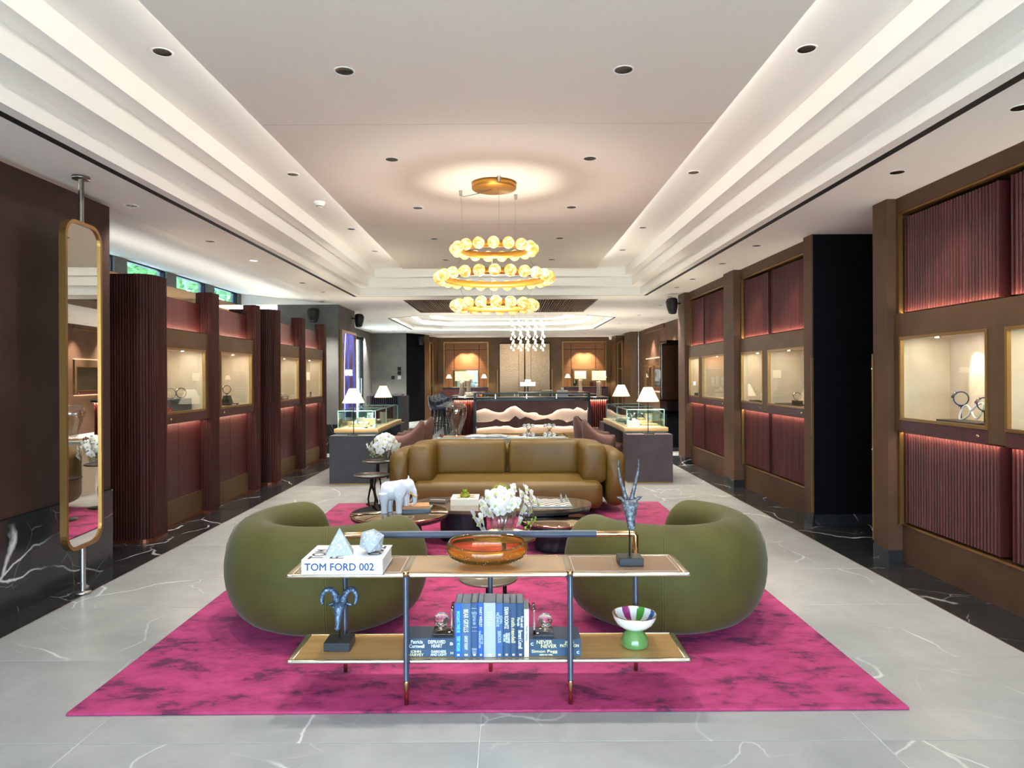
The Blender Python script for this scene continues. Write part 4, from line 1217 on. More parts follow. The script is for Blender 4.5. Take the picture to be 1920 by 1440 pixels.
# ---------------------------------------------------------------- lit poster
def poster_mat():
    m = bpy.data.materials.new('poster_screen'); m.use_nodes = True
    nt = m.node_tree; N = nt.nodes.new; L = nt.links.new; p = nt.nodes['Principled BSDF']
    p.inputs['Base Color'].default_value = (.02, .02, .04, 1)
    tc = N('ShaderNodeTexCoord'); sp = N('ShaderNodeSeparateXYZ'); L(tc.outputs['Generated'], sp.inputs[0])
    n = N('ShaderNodeTexNoise'); n.inputs['Scale'].default_value = 3.2; n.inputs['Detail'].default_value = 5; n.inputs['Distortion'].default_value = 1.2
    L(tc.outputs['Generated'], n.inputs['Vector'])
    r = N('ShaderNodeValToRGB'); e = r.color_ramp.elements
    e[0].position = .42; e[0].color = lin('#3a2028'); e[1].position = .66; e[1].color = lin('#4a55c8')
    k = e.new(.53); k.color = lin('#2c2c80')
    L(n.outputs[0], r.inputs[0])
    # bright arc of a watch case
    a = N('ShaderNodeVectorMath'); a.operation = 'DISTANCE'; a.inputs[1].default_value = (.5, 1.55, .42)
    mp = N('ShaderNodeMapping'); mp.inputs['Scale'].default_value = (1, 1, 1.0); L(tc.outputs['Generated'], mp.inputs[0])
    L(mp.outputs[0], a.inputs[0])
    s = N('ShaderNodeMath'); s.operation = 'SUBTRACT'; s.inputs[1].default_value = 1.48; L(a.outputs['Value'], s.inputs[0])
    ab = N('ShaderNodeMath'); ab.operation = 'ABSOLUTE'; L(s.outputs[0], ab.inputs[0])
    mr = N('ShaderNodeMapRange'); mr.inputs[1].default_value = .005; mr.inputs[2].default_value = .04; mr.inputs[3].default_value = 1; mr.inputs[4].default_value = 0
    L(ab.outputs[0], mr.inputs[0])
    mx = N('ShaderNodeMix'); mx.data_type = 'RGBA'; L(mr.outputs[0], mx.inputs[0]); L(r.outputs[0], mx.inputs[6]); mx.inputs[7].default_value = (1, 1, 1, 1)
    L(mx.outputs[2], p.inputs['Emission Color']); p.inputs['Emission Strength'].default_value = .55
    return m
t = thing('lit_poster', 'tall backlit blue watch poster in a gold frame on the grey pier', 'poster', (-3.2, 13.62, .55))
f_ = MB().box(0, .05, -.6, -.55, 0, 1.8).box(0, .05, .55, .6, 0, 1.8).box(0, .05, -.55, .55, 1.75, 1.8).box(0, .05, -.55, .55, 0, .05); f_.build('gold_frame', gold, t)
MB().box(.0, .03, -.55, .55, .05, 1.75).build('screen', poster_mat(), t)
text('URWERK', M('poster_white', '#ffffff', emit='#ffffff', es=.5), t, (.032, .0, .98), (R(90), 0, R(90)), .62, .09, .02)

# ---------------------------------------------------------------- loudspeakers
def speaker(loc, rz, label):
    t = thing('loudspeaker', label, 'loudspeaker', loc, rz, 'black wall loudspeakers')
    rings = []
    for (z, wd, dp, y) in ((-.17, .05, .05, .02), (-.15, .085, .08, .01), (-.02, .125, .11, 0), (.09, .135, .12, -.01), (.15, .12, .1, 0), (.17, .08, .06, .0)):
        rings.append([(wd * math.cos(2 * PI * k / 20), y + dp * math.sin(2 * PI * k / 20), z) for k in range(20)])
    MB().loft(rings).build('cabinet', M('speaker_black', '#0c0c0d', .5), t)
    MB().rbox(-.018, .018, -.003, .003, -.004, .004, .001, 1).build('badge', steel, t, (0, -.082, -.13))
    MB().tube([(0, .1, .05), (0, .2, .06)], .015, 8).build('bracket', blackmetal, t)
    t.scale = (.8, .8, .8)
    return t
speaker((ax(587, 12.7), 12.742, 2.60), 0, 'black loudspeaker on the front of the grey pier')
speaker((-3.042, 14.0, 2.60), R(90), 'black loudspeaker on the aisle side of the grey pier')
speaker((-2.76, 21.80, 2.58), R(30), 'black loudspeaker on the far left angled wall')
speaker((2.767, 11.47, 2.615), R(-75), 'black loudspeaker bracketed to the last right column')
# ================================================================ LIGHT FITTINGS
conemat = M('chrome_cone', '#9a9690', .25, 1)
def downlight(x, y, z, label, group, tgt=None, power=POWER_DOWN, r=.047, on=True):
    t = thing('downlight', label, 'downlight', (x, y, z), 0, group)
    MB().lathe([(r, -.002), (r + .009, -.003), (r + .011, 0), (r, .0)], 24, close=True).build('trim_ring', white, t)
    MB().lathe([(r, -.001), (r * .9, -.0005), (r * .35, -.0003), (0, -.0003)], 20).build('reflector', M('downlight_reflector', '#3a3733', .2, .9), t)
    if on: spot('lamp', (0, 0, -.012), tgt or (0, 0, -3), power, NEUT, 82, .75, .04, t)
    return t
ORD = ('nearest', 'second', 'third', 'fourth', 'fifth', 'sixth')
SIDE = {-1: 'left', 1: 'right'}
for k in range(5):
    for s in (-1, 1):
        downlight(XC + s * .75, 3.67 + 1.5 * k, 3.10, '%s downlight in the %s row of the lowered centre ceiling panel' % (ORD[k], SIDE[s]), 'downlights of the centre panel')
for s in (-1, 1):
    for k, yv in enumerate((3.75, 6.03, 8.28, 9.75)):
        downlight(XC + s * 1.77, yv, 3.245, '%s downlight in the %s raised rim of the main coffer' % (ORD[k], SIDE[s]), 'downlights of the coffer rim', None, POWER_DOWN * .8)
for k, yv in enumerate((3.49, 4.6, 7.2, 8.34, 9.69, 10.6)):
    downlight(2.63, yv, ZC, '%s downlight in the row along the right wall cabinets' % ORD[k], 'downlights of the right aisle', (.4, 0, -2), POWER_DOWN * .4, .045)
for k, yv in enumerate((5.4, 6.83, 7.99, 9.9, 11.0)):
    downlight(-2.97, yv, ZC, '%s downlight in the row along the left wall cabinets' % ORD[k], 'downlights of the left aisle', (-.2, 0, -2), POWER_DOWN * .55, .045)
far_spots = ((604, 564, 'in front of the grey pier'), (640, 577.5, 'above the lit poster'), (672, 593, 'just past the lit poster'), (693, 601, 'left of the octagon coffer, nearer one'),
             (694, 619, 'near the far left glass door'), (738, 619, 'in front of the far grey pier'), (1256, 558, 'beside the right loudspeaker'), (1238, 574, 'right of the slatted ceiling panel'),
             (1198, 592, 'right of the octagon coffer, nearer one'), (1161, 608, 'right of the octagon coffer, farther one'), (1240, 601, 'along the far right wall, nearest one'),
             (1222, 607, 'along the far right wall, middle one'), (1205, 614, 'along the far right wall, farthest one'), (1100, 620, 'just beyond the octagon coffer on the right'),
             (845, 628, 'above the left back niche'), (1096, 626, 'above the right back niche'))
for (px, py, where) in far_spots:
    Y = F * (ZC - H) / (VY - py)
    downlight(ax(px, Y, py), Y, ZC, 'small ceiling downlight %s' % where, 'downlights of the far hall', None, POWER_DOWN * 4.5, .05)
t = thing('smoke_detector', 'white smoke detector on the left coffer rim', 'detector', (-1.92, 6.99, 3.245))
MB().lathe([(0, -.055), (.03, -.055), (.036, -.03), (.055, -.022), (.058, 0), (0, 0)], 24).build('body', white, t)
MB().lathe([(.031, -.05), (.033, -.045), (.033, -.038), (.031, -.034)], 24, close=True).build('vent', blackmetal, t)
t = thing('ceiling_camera', 'small white dome camera at the top of the right back niche', 'camera', (3.62, 24.0, ZC))
MB().lathe([(0, -.12), (.04, -.11), (.055, -.06), (.06, 0), (0, 0)], 20).build('dome', white, t)

# ---------------------------------------------------------------- ring chandelier
ambglass = M('amber_glass_globe', '#f5c873', .05, 0, c2='#c98a2c', scale=14, emit='#ffcf7a', es=0)
def globe_mat():
    m = bpy.data.materials.new('lit_amber_globe'); m.use_nodes = True
    nt = m.node_tree; N = nt.nodes.new; L = nt.links.new; p = nt.nodes['Principled BSDF']
    p.inputs['Base Color'].default_value = lin('#e8b45a'); p.inputs['Roughness'].default_value = .05; p.inputs['Coat Weight'].default_value = 1
    tc = N('ShaderNodeTexCoord'); n = N('ShaderNodeTexNoise'); n.inputs['Scale'].default_value = 22; n.inputs['Detail'].default_value = 4; n.inputs['Distortion'].default_value = 1.5
    oi = N('ShaderNodeObjectInfo'); ad = N('ShaderNodeVectorMath'); ad.operation = 'ADD'; L(tc.outputs['Object'], ad.inputs[0]); L(oi.outputs['Random'], ad.inputs[1]); L(ad.outputs[0], n.inputs['Vector'])
    r = N('ShaderNodeValToRGB'); e = r.color_ramp.elements
    e[0].position = .40; e[0].color = lin('#b9781f'); e[1].position = .58; e[1].color = lin('#fff3d6'); k = e.new(.49); k.color = lin('#f3c470')
    L(n.outputs[0], r.inputs[0]); L(r.outputs[0], p.inputs['Emission Color']); p.inputs['Emission Strength'].default_value = .52
    return m
gmat = globe_mat()
warmgold = M('satin_gold_ring', '#c08a3a', .35, .7)
CHX, CHY = -.11, 5.83
ch = thing('chandelier', 'three ring gold chandelier strung with amber glass globes', 'chandelier', (CHX, CHY, 3.10))
MB().lathe([(0, 0), (.19, 0), (.19, -.045), (.185, -.05), (0, -.05)], 48).build('ceiling_canopy', warmgold, ch)
GR = .05
gmesh = MB().sphere((0, 0, 0), GR, 18, 12).mesh('globe', gmat)
capmesh = MB().sphere((0, 0, 0), .02, 10, 6).mesh('socket', warmgold)
rings_ = ((2.535, .335, 17, 0), (2.29, .475, 24, .1), (2.055, .335, 17, .15))
for (zz, rr, n, ph) in rings_:
    z = zz - 3.10
    rb = rr - GR - .012
    band = MB().lathe([(rb, z - .028), (rb + .010, z - .028), (rb + .010, z + .028), (rb, z + .028)], 72, close=True).build('ring_band', warmgold, ch)
    for k in range(n):
        a = 2 * PI * (k + ph) / n - PI / 2
        g = bpy.data.objects.new('globe', gmesh); col.objects.link(g); g.parent = band; g.location = (rr * math.cos(a), rr * math.sin(a), z)
point('ring_light', (0, 0, -1.0), 20, (1, .94, .84), .14, ch)
cables = MB()
anch = [(-.30, .22), (.045, -.215), (.19, .36)]
for (ax_, ay_) in anch:
    cables.tube([(ax_, ay_, -.02), (ax_ * .9, ay_ * .9, 2.56 - 3.1)], .0015, 5)
    MB().cyl((ax_, ay_, -.045), .012, .045, 10, .016).build('cable_grip', steel, ch)
cables.tube([(-.30, .22, -.045), (-.27, .2, -.058), (-.15, .1, -.062), (-.02, .0, -.052)], .003, 5)
for a in (95, 215, 335):
    c, s = math.cos(R(a)), math.sin(R(a))
    cables.tube([(.27 * c, .27 * s, 2.53 - 3.1), (.41 * c, .41 * s, 2.29 - 3.1)], .0015, 5)
    cables.tube([(.41 * c, .41 * s, 2.29 - 3.1), (.27 * c, .27 * s, 2.06 - 3.1)], .0015, 5)
cables.build('suspension_cables', steel, ch)

# ---------------------------------------------------------------- glass drop pendant in the far hall
ch2 = thing('drop_chandelier', 'far pendant of hanging clear glass drops on steel wires', 'chandelier', (.50, 17.3, 3.10))
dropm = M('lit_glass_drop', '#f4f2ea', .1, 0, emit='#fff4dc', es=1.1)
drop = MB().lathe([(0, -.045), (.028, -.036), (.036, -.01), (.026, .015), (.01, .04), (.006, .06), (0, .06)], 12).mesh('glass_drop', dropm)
wires = MB()
for i in range(5):
    for j in range(2):
        x = -.39 + i * .19 + j * .06; y = j * .28
        wires.tube([(x, y, 0), (x, y, -.95)], .003, 4)
        for k in range(7):
            o = bpy.data.objects.new('glass_drop', drop); col.objects.link(o); o.parent = ch2
            o.location = (x + (.018 if k % 2 else -.018), y, -.26 - k * .112 - j * .05); o.scale = (.8, .8, .8)
wires.build('wires', steel, ch2)
point('drop_glow', (0, .1, -.6), 20, WARM, .2, ch2)
# ================================================================ OBJECTS
# ---------------------------------------------------------------- floor to ceiling pole mirror
mz0, mz1, mw = .315, 2.505, .215
mir = thing('pole_mirror', 'tall rounded gold framed mirror on a floor to ceiling pole', 'mirror', (-2.875, 4.61, 0), R(2.5))
def rrect(hw, z0, z1, r, seg=8):
    out = []
    for cx, cz, a0 in ((hw - r, z0 + r, -90), (hw - r, z1 - r, 0), (-hw + r, z1 - r, 90), (-hw + r, z0 + r, 180)):
        for k in range(seg + 1):
            a = R(a0 + 90 * k / seg); out.append((cx + r * math.cos(a), cz + r * math.sin(a)))
    return out
o_, i_ = rrect(mw, mz0, mz1, .12), rrect(mw - .022, mz0 + .022, mz1 - .022, .10)
m = MB(); n = len(o_)
vs = [(-.022, p[0], p[1]) for p in o_] + [(.022, p[0], p[1]) for p in o_] + [(.022, p[0], p[1]) for p in i_] + [(-.022, p[0], p[1]) for p in i_]
fs = []
for a, b in ((0, 1), (1, 2), (2, 3), (3, 0)):
    fs += [(a * n + k, a * n + (k + 1) % n, b * n + (k + 1) % n, b * n + k) for k in range(n)]
m.add(vs, fs); o = m.build('frame', gold, mir); fixn(o)
MB().prism(i_, -.004, .010, 'yz').build('mirror_glass', mirrormat, mir)
MB().tube([(0, 0, .02), (0, 0, mz0 + .002)], .017, 16).build('lower_pole', steel, mir)
MB().tube([(0, 0, mz1 - .002), (0, 0, ZC - .02)], .017, 16).build('upper_pole', M('dark_steel_pole', '#7a746a', .3, .9), mir)
MB().lathe([(0, 0), (.05, 0), (.05, .02), (0, .022)], 28).build('floor_flange', steel, mir)
MB().lathe([(0, 0), (.055, 0), (.055, -.02), (0, -.02)], 28, (0, 0, ZC)).build('ceiling_flange', M('dark_steel_pole'), mir)

# ---------------------------------------------------------------- console objects
ZT_, ZL_ = .585, .205
paper = M('paper_edges', '#d9d9d6', .8)
inkblue = M('ink_blue_print', '#1f4380', .5)
inkblack = M('ink_black_print', '#3a322c', .5)
whitecover = M('white_book_cover', '#dfe2e6', .4)
def flat_book(loc, w, d, h, cover, label, rz=0, group=None, spine_front=True, name='book'):
    t = thing(name, label, 'book', loc, rz, group)
    c = MB().box(-w / 2, w / 2, -d / 2, d / 2, 0, .0035).box(-w / 2, w / 2, -d / 2, d / 2, h - .0035, h)
    if spine_front: c.box(-w / 2, w / 2, -d / 2, -d / 2 + .0035, .0035, h - .0035)
    else: c.box(-w / 2, -w / 2 + .0035, -d / 2, d / 2, .0035, h - .0035)
    c.build('cover', cover, t)
    if spine_front: MB().box(-w / 2 + .004, w / 2 - .004, -d / 2 + .0036, d / 2 - .006, .0036, h - .0036).build('page_block', paper, t)
    else: MB().box(-w / 2 + .0036, w / 2 - .006, -d / 2 + .005, d / 2 - .005, .0036, h - .0036).build('page_block', paper, t)
    return t
bk = flat_book((-.735, 3.14, ZT_), .358, .26, .066, whitecover, 'large thick white book with blue spine lettering on the console top')
text('TOM FORD 002', inkblue, bk, (-.012, -.1306, .034), (R(90), 0, 0), .305, .032, .0009)
q = MB().tube([(.150, -.1306, .030), (.156, -.1306, .040), (.152, -.1306, .034), (.160, -.1306, .030)], .0006, 4).build('spine_mark', inkblue, bk)
text('TOM', inkblack, bk, (-.125, -.035, .0663), (0, 0, R(90)), .16, .062, .0012)
text('FORD', inkblack, bk, (-.03, -.01, .0663), (0, 0, R(90)), .20, .062, .0012)
text('002', inkblack, bk, (.125, .025, .0663), (0, 0, R(90)), .16, .062, .0012)
terrazzo = M('pale_terrazzo', '#a5acb5', .7, 0, c2='#d6dade', scale=90, lo=.56, hi=.62, detail=2)
t = thing('stone_pyramid', 'speckled pale grey pyramid on the thick white book', 'ornament', (-.772, 3.12, ZT_ + .066), R(12))
s = .062
m = MB().add([(-s, -s * .8, 0), (s, -s * .8, 0), (s, s * .8, 0), (-s, s * .8, 0), (0, 0, .118)], [(0, 3, 2, 1), (0, 1, 4), (1, 2, 4), (2, 3, 4), (3, 0, 4)])
o = m.build('pyramid', terrazzo, t); mod(o, 'BEVEL', width=.0012, segments=2)
t = thing('stone_icosahedron', 'speckled pale grey faceted ball on the thick white book', 'ornament', (-.627, 3.13, ZT_ + .066 + .054))
bm = bmesh.new(); bmesh.ops.create_icosphere(bm, subdivisions=1, radius=.0605)
m = MB().bm(bm, False, Matrix.Rotation(R(28), 4, 'X') @ Matrix.Rotation(R(20), 4, 'Z') @ Matrix.Rotation(R(12), 4, 'Y')); lo = min(v[2] for v in m.v)
o = m.build('faceted_ball', terrazzo, t, (0, 0, -.054 - lo)); mod(o, 'BEVEL', width=.001, segments=2)
# amber bowl
def amber_mat():
    m = M('amber_bubble_glass', '#f6c46c', .02, 0, trans=.95, ior=1.4)
    return m
t = thing('amber_bowl', 'oval amber bubble glass bowl in the middle of the console top', 'bowl', (-.10, 3.175, ZT_))
prof_o = [(0, .0), (.08, .0), (.13, .012), (.175, .035), (.19, .06), (.187, .085), (.176, .10)]
prof_i = [(.170, .0985), (.180, .082), (.182, .062), (.168, .042), (.125, .024), (.07, .016), (0, .015)]
def tilt(a, z): return 1
m = MB().lathe(prof_o + prof_i, 56, (0, 0, 0), True, 1, .60)
m.v = [(x, y, z + (y * .16 if z > .03 else 0) * min(1, z / .1) + (.010 * (abs(x) / .19) ** 2 * (z / .1))) for (x, y, z) in m.v]
m.build('bowl', amber_mat(), t)
bub = MB(); rnd = random.Random(4)
for k in range(90):
    a = rnd.uniform(PI, 2 * PI); zz = rnd.uniform(.02, .075); rr = .186 if zz > .05 else .13 + .05 * zz / .05
    bub.sphere((rr * math.cos(a), rr * .6 * math.sin(a), zz + rr * .6 * math.sin(a) * .16 * zz / .1), rnd.uniform(.0008, .0018), 5, 3)
o = bub.build('bubbles', M('bubble_white', '#fff4e0', .2, emit='#ffe9c8', es=.0), t); o['kind'] = 'stuff'
# striped footed bowl
def stripe_mat():
    m = bpy.data.materials.new('striped_glaze'); m.use_nodes = True
    nt = m.node_tree; N = nt.nodes.new; L = nt.links.new; p = nt.nodes['Principled BSDF']; p.inputs['Roughness'].default_value = .08; p.inputs['Coat Weight'].default_value = .5
    tc = N('ShaderNodeTexCoord'); s = N('ShaderNodeSeparateXYZ'); L(tc.outputs['Object'], s.inputs[0])
    a = N('ShaderNodeMath'); a.operation = 'ARCTAN2'; L(s.outputs[1], a.inputs[0]); L(s.outputs[0], a.inputs[1])
    mr = N('ShaderNodeMapRange'); mr.inputs[1].default_value = -PI; mr.inputs[2].default_value = PI; L(a.outputs[0], mr.inputs[0])
    r = N('ShaderNodeValToRGB'); r.color_ramp.interpolation = 'CONSTANT'; e = r.color_ramp.elements
    w_ = lin('#f4f1ec')
    stops = [(0, w_), (.06, lin('#2f57a8')), (.12, w_), (.22, lin('#8b5a24')), (.27, w_), (.40, lin('#8b5a24')), (.46, w_), (.53, lin('#2c63b8')), (.58, w_), (.64, lin('#4c9a3a')), (.70, w_), (.755, lin('#a23d78')), (.82, w_), (.90, lin('#8b5a24')), (.96, w_)]
    e[0].position = 0; e[0].color = w_; e[1].position = stops[1][0]; e[1].color = stops[1][1]
    for pos, c in stops[2:]: k = e.new(pos); k.color = c
    L(mr.outputs[0], r.inputs[0]); L(r.outputs[0], p.inputs['Base Color'])
    return m
t = thing('footed_bowl', 'white striped ceramic bowl on a green dome foot, on the lower shelf', 'bowl', (.582, 3.165, ZL_))
greenglaze = M('green_glaze', '#648f50', .08, 0, coat=.6)
whiteglaze = M('white_glaze', '#f0efec', .08, 0, coat=.6)
MB().lathe([(0, 0), (.058, 0), (.064, .01), (.062, .032), (.05, .058), (.034, .072), (.03, .08), (0, .08)], 40).build('green_foot', greenglaze, t)
MB().lathe([(0, .08), (.03, .08), (.06, .088), (.085, .108), (.098, .132), (.102, .15)], 48).build('bowl', whiteglaze, t)
MB().lathe([(.1, .15), (.096, .132), (.08, .112), (.055, .098), (0, .092)], 96).build('striped_inside', stripe_mat(), t)
MB().tube([(.101 * math.cos(2 * PI * k / 48), .101 * math.sin(2 * PI * k / 48), .15) for k in range(48)], .0018, 6, False, True).build('gold_rim', brass, t)

# ---------------------------------------------------------------- upright books
def spine(parent, d, h, body, mat, zc, ln, wd, bold=.01):
    text(body, mat, parent, (0, -d / 2 - .0006, zc), (R(90), R(90), 0), ln, wd, bold)
bx_ = [(850.8, 863.8, '#2f62b4', 1131, 'thin bright blue book with green spine lettering at the left end of the upright row'),
       (863.0, 880.4, '#4c6a8c', 1131, 'thick slate blue book with white capitals, second in the upright row'),
       (880.8, 893.6, '#38557c', 1130, 'slate blue book with banded spine, third in the upright row'),
       (894.0, 904.6, '#2f5cae', 1130, 'narrow bright blue book with yellowish lettering in the upright row'),
       (905.0, 927.0, '#aab3c8', 1130, 'widest pale grey blue book in the middle of the upright row'),
       (927.6, 940.6, '#42649a', 1131, 'blue book right of the pale grey one in the upright row'),
       (941.2, 953.8, '#345276', 1131, 'dark blue book with heavy white capitals in the upright row'),
       (954.4, 966.4, '#365070', 1131, 'dark blue book with lower case gold lettering in the upright row'),
       (966.8, 980.0, '#2e4766', 1131, 'dark navy book with serif lettering, last tall one of the upright row'),
       (980.6, 989.4, '#e4e6ea', 1142, 'short white paperback at the right end of the upright row')]
lettering = [[('WOGAN\'S TWELVE', '#6fe0c0', .66, .40, .5), ('TERRY WOGAN', '#6fe0c0', .26, .28, .5)],
             [('BEAR GRYLLS', '#e6ebf0', .68, .42, .5), ('GHOST FLIGHT', '#dfe5ea', .27, .26, .34)],
             [('PLANKTON\nHOLLEY\nHASTY\nFLASH', '#cdd6e0', .72, None, .0), ('FLASHMAN\nBOWLED', '#cdd6e0', .12, None, .0)],
             [('MARY WESLEY', '#d8cf9c', .74, .36, .5), ('PART OF\nTHE FURNITURE', '#b9c4dc', .33, .32, .7)],
             [('', '#c8cfdb', .7, .2, .5)],
             [('JOHN\nMCENROE', '#b9cbe6', .70, .26, .9), ('SERIOUS', '#b9cbe6', .38, .22, .45)],
             [('DEAN KOONTZ', '#eef2f5', .73, .40, .6), ('THE DARKEST\nEVENING OF\nTHE YEAR', '#dfe5ea', .36, .2, .95)],
             [('ruth rendell', '#e6d9a0', .50, .46, .62), ('THE BABES IN THE WOOD', '#c9c3a0', .50, .46, .0)],
             [('Bernard Cornell', '#dfe0d2', .33, .34, .6), ('Fools and\nMortals', '#dfe0d2', .66, .2, .9)],
             [('Modern Painting', '#4a5a80', .5, .3, .5)]]
YSP = 3.045
for i, (pa, pb, c, ptop, lab) in enumerate(bx_):
    xa, xb = ax(pa, YSP), ax(pb, YSP)
    w_ = xb - xa; h = at((pa + pb) / 2, ptop, YSP)[2] - ZL_; d = .145
    t = thing('book', lab, 'book', ((xa + xb) / 2, YSP + d / 2, ZL_), 0, 'upright row of books on the lower shelf')
    cm = M('book_cover_%d' % i, c, .45)
    m = MB().box(-w_ / 2, -w_ / 2 + .0018, -d / 2, d / 2, 0, h).box(w_ / 2 - .0018, w_ / 2, -d / 2, d / 2, 0, h)
    nseg = 6; rr = .004
    sp_ = [(-w_ / 2 + w_ * k / nseg, -d / 2 - .0 + rr * (1 - math.sin(PI * k / nseg)) - rr) for k in range(nseg + 1)]
    m.prism(sp_ + [(w_ / 2, -d / 2 + .002), (-w_ / 2, -d / 2 + .002)], 0, h)
    m.build('cover', cm, t)
    MB().box(-w_ / 2 + .0019, w_ / 2 - .0019, -d / 2 + .0021, d / 2 - .003, .003, h - .004).build('page_block', paper, t)
    for (body, cc, zf, ln, wf) in lettering[i]:
        tm = M('print_' + cc.strip('#'), cc, .5)
        if not body: 
            for q in range(6): MB().box(-w_ * (.26 - .03 * (q % 3)), w_ * (.26 - .03 * (q % 3)), -d / 2 - .0046, -d / 2 - .004, h * (.82 - .045 * q), h * (.82 - .045 * q) + .003).build('faint_print', tm, t)
            continue
        yoff = -d / 2 - .0046
        if ln is None:
            text(body, tm, t, (0, yoff, h * zf), (R(90), 0, 0), w_ * .72, body.count('\n') * .016 + .01)
            for q in (0.9, .55, .48): MB().box(-w_ * .38, w_ * .38, yoff, yoff + .0005, h * q, h * q + .0012).build('spine_rule', tm, t) if zf > .5 else None
        else:
            off = 0 if wf else -w_ * .24
            text(body, tm, t, (off, yoff, h * zf), (R(90), R(90), 0), h * ln, w_ * (wf or .12), .0003)
    MB().box(-w_ * .18, w_ * .18, -d / 2 - .0046, -d / 2 - .004, h * .03, h * .03 + .008).build('publisher_mark', M('print_e6ebf0', '#e6ebf0', .5), t)
navyb = M('navy_book_cover', '#35526e', .45); navyb2 = M('dark_teal_book_cover', '#314b64', .45)
pr = {c: M('print_' + c, '#' + c, .5) for c in ('e6ebf0', 'e9e2a8')}
def stack(x0, x1, lower, upper, labs):
    xm, w_ = (x0 + x1) / 2, x1 - x0; z = ZL_
    for (h, cov, words), lab in zip((lower, upper), labs):
        t = flat_book((xm, 3.125, z), w_, .15, h, cov, lab, 0, 'books lying flat on the lower shelf')
        for (body, fx, fw, fh, fz, c) in words:
            text(body, pr[c], t, (fx * w_ / 2, -.0756, h * fz), (R(90), 0, 0), fw * w_, fh * h, .0004)
        z += h
    return z
xL0, xL1 = ax(756.5, 3.05), ax(850.5, 3.05)
xR0, xR1 = ax(990.5, 3.05), ax(1087, 3.05)
zl = stack(xL0, xL1, (.033, navyb, [('JOHN\nHARVEY', -.55, .30, .8, .5, 'e9e2a8'), ('DARKNESS\nAND LIGHT', .35, .32, .75, .5, 'e6ebf0'), ('H', .88, .05, .3, .5, 'e6ebf0')]),
           (.049, navyb2, [('Patricia\nCornwell', -.52, .30, .72, .5, 'e6ebf0'), ('DEPRAVED\nHEART', .28, .34, .66, .5, 'e6ebf0'), ('B', .87, .06, .25, .5, 'e6ebf0')]),
           ('lower navy book of the flat pile left of the upright row', 'upper navy book of the flat pile left of the upright row'))
zr = stack(xR0, xR1, (.033, navyb, [('Simon Pegg', -.42, .50, .5, .62, 'e9e2a8'), ('NERD DO WELL', -.35, .26, .18, .2, 'e9e2a8'), ('c', .88, .05, .35, .5, 'e6ebf0')]),
           (.043, navyb2, [('NEVER', -.42, .30, .36, .70, 'e9e2a8'), ('NEVER', -.25, .30, .36, .28, 'e9e2a8'), ('JAMES\nPATTERSON', .55, .36, .66, .5, 'e9e2a8'), ('c', -.9, .05, .3, .5, 'e6ebf0')]),
           ('lower dark blue book of the flat pile right of the upright row', 'upper dark blue book of the flat pile right of the upright row'))
def bookend(x, z, s, lab):
    t = thing('crystal_bookend', lab, 'bookend', (x, 3.12, z), 0, 'crystal bookends beside the upright books')
    MB().rbox(-.047, .047, -.05, .05, 0, .012, .002, 2).build('glass_foot', crystal, t)
    MB().rbox(min(s * .047, s * .035), max(s * .047, s * .035), -.05, .05, .012, .125, .002, 2).build('glass_upright', crystal, t)
    # skull shaped crystal
    m = MB().sphere((0, 0, .062), .034, 16, 10, 1.0, 1.15, .95)
    m.sphere((0, -.012, .038), .022, 12, 8, 1.0, 1.0, .95)
    for q in (-1, 1): m.sphere((q * .011, -.03, .052), .010, 10, 6)
    for q in (-.9, -.3, .3, .9): m.sphere((q * .012, -.028, .022), .005, 8, 5)
    o = m.build('crystal_skull', crystal, t, (-s * .010, 0, -.002)); mod(o, 'REMESH', mode='VOXEL', voxel_size=.0025); mod(o, 'SMOOTH', iterations=3)
    for p in o.data.polygons: p.use_smooth = True
bookend(ax(829, 3.1) , zl, 1, 'crystal bookend with a small glass skull on the left book pile')
bookend(ax(1016, 3.1), zr, -1, 'crystal bookend with a small glass skull on the right book pile')

# ---------------------------------------------------------------- antelope and ram heads
bluebronze = M('blue_grey_cast_metal', '#4f6178', .35, .5, c2='#7d8ca0', scale=60, lo=.5, hi=.75, bump=.5, bscale=90)
silverb = M('antique_silver_metal', '#565b62', .42, .5, c2='#969ca2', scale=70, lo=.45, hi=.75, bump=.6, bscale=110)
blackwood = M('black_wood_block', '#23272c', .4)
def head_mesh(mb, k=1.0):
    """muzzle points down and to the front (-Y); crown at origin"""
    rings = []
    for (y, z, rx, ry) in ((.022, .004, .010, .010), (.016, .010, .021, .018), (.002, .008, .027, .022), (-.006, -.012, .026, .023), (-.012, -.034, .021, .021), (-.020, -.058, .015, .017),
                           (-.027, -.080, .0125, .014), (-.031, -.094, .0125, .012), (-.034, -.101, .008, .008)):
        rings.append([(k * rx * math.cos(2 * PI * i / 14), k * (y + ry * math.sin(2 * PI * i / 14)), k * (z + .25 * ry * math.sin(2 * PI * i / 14))) for i in range(14)])
    mb.loft(rings)
    for s in (-1, 1):
        mb.sphere((k * s * .020, -k * .020, -k * .012), k * .006, 8, 6)
        mb.sphere((k * s * .007, -k * .043, -k * .090), k * .0045, 8, 6)
    return mb
t = thing('antelope_head', 'silver antelope head with long upright horns on a rod stand, console top', 'sculpture', (.562, 3.17, ZT_))
MB().rbox(-.056, .056, -.05, .05, 0, .035, .002, 1, False).build('block_base', blackwood, t)
MB().tube([(0, 0, .035), (0, 0, .21)], .004, 8).build('rod', blackmetal, t)
m = head_mesh(MB(), 1.25); o = m.build('head', silverb, t, (0, -.005, .290)); o.scale = (1.18, 1, 1); mod(o, 'SUBSURF', levels=1, render_levels=1)
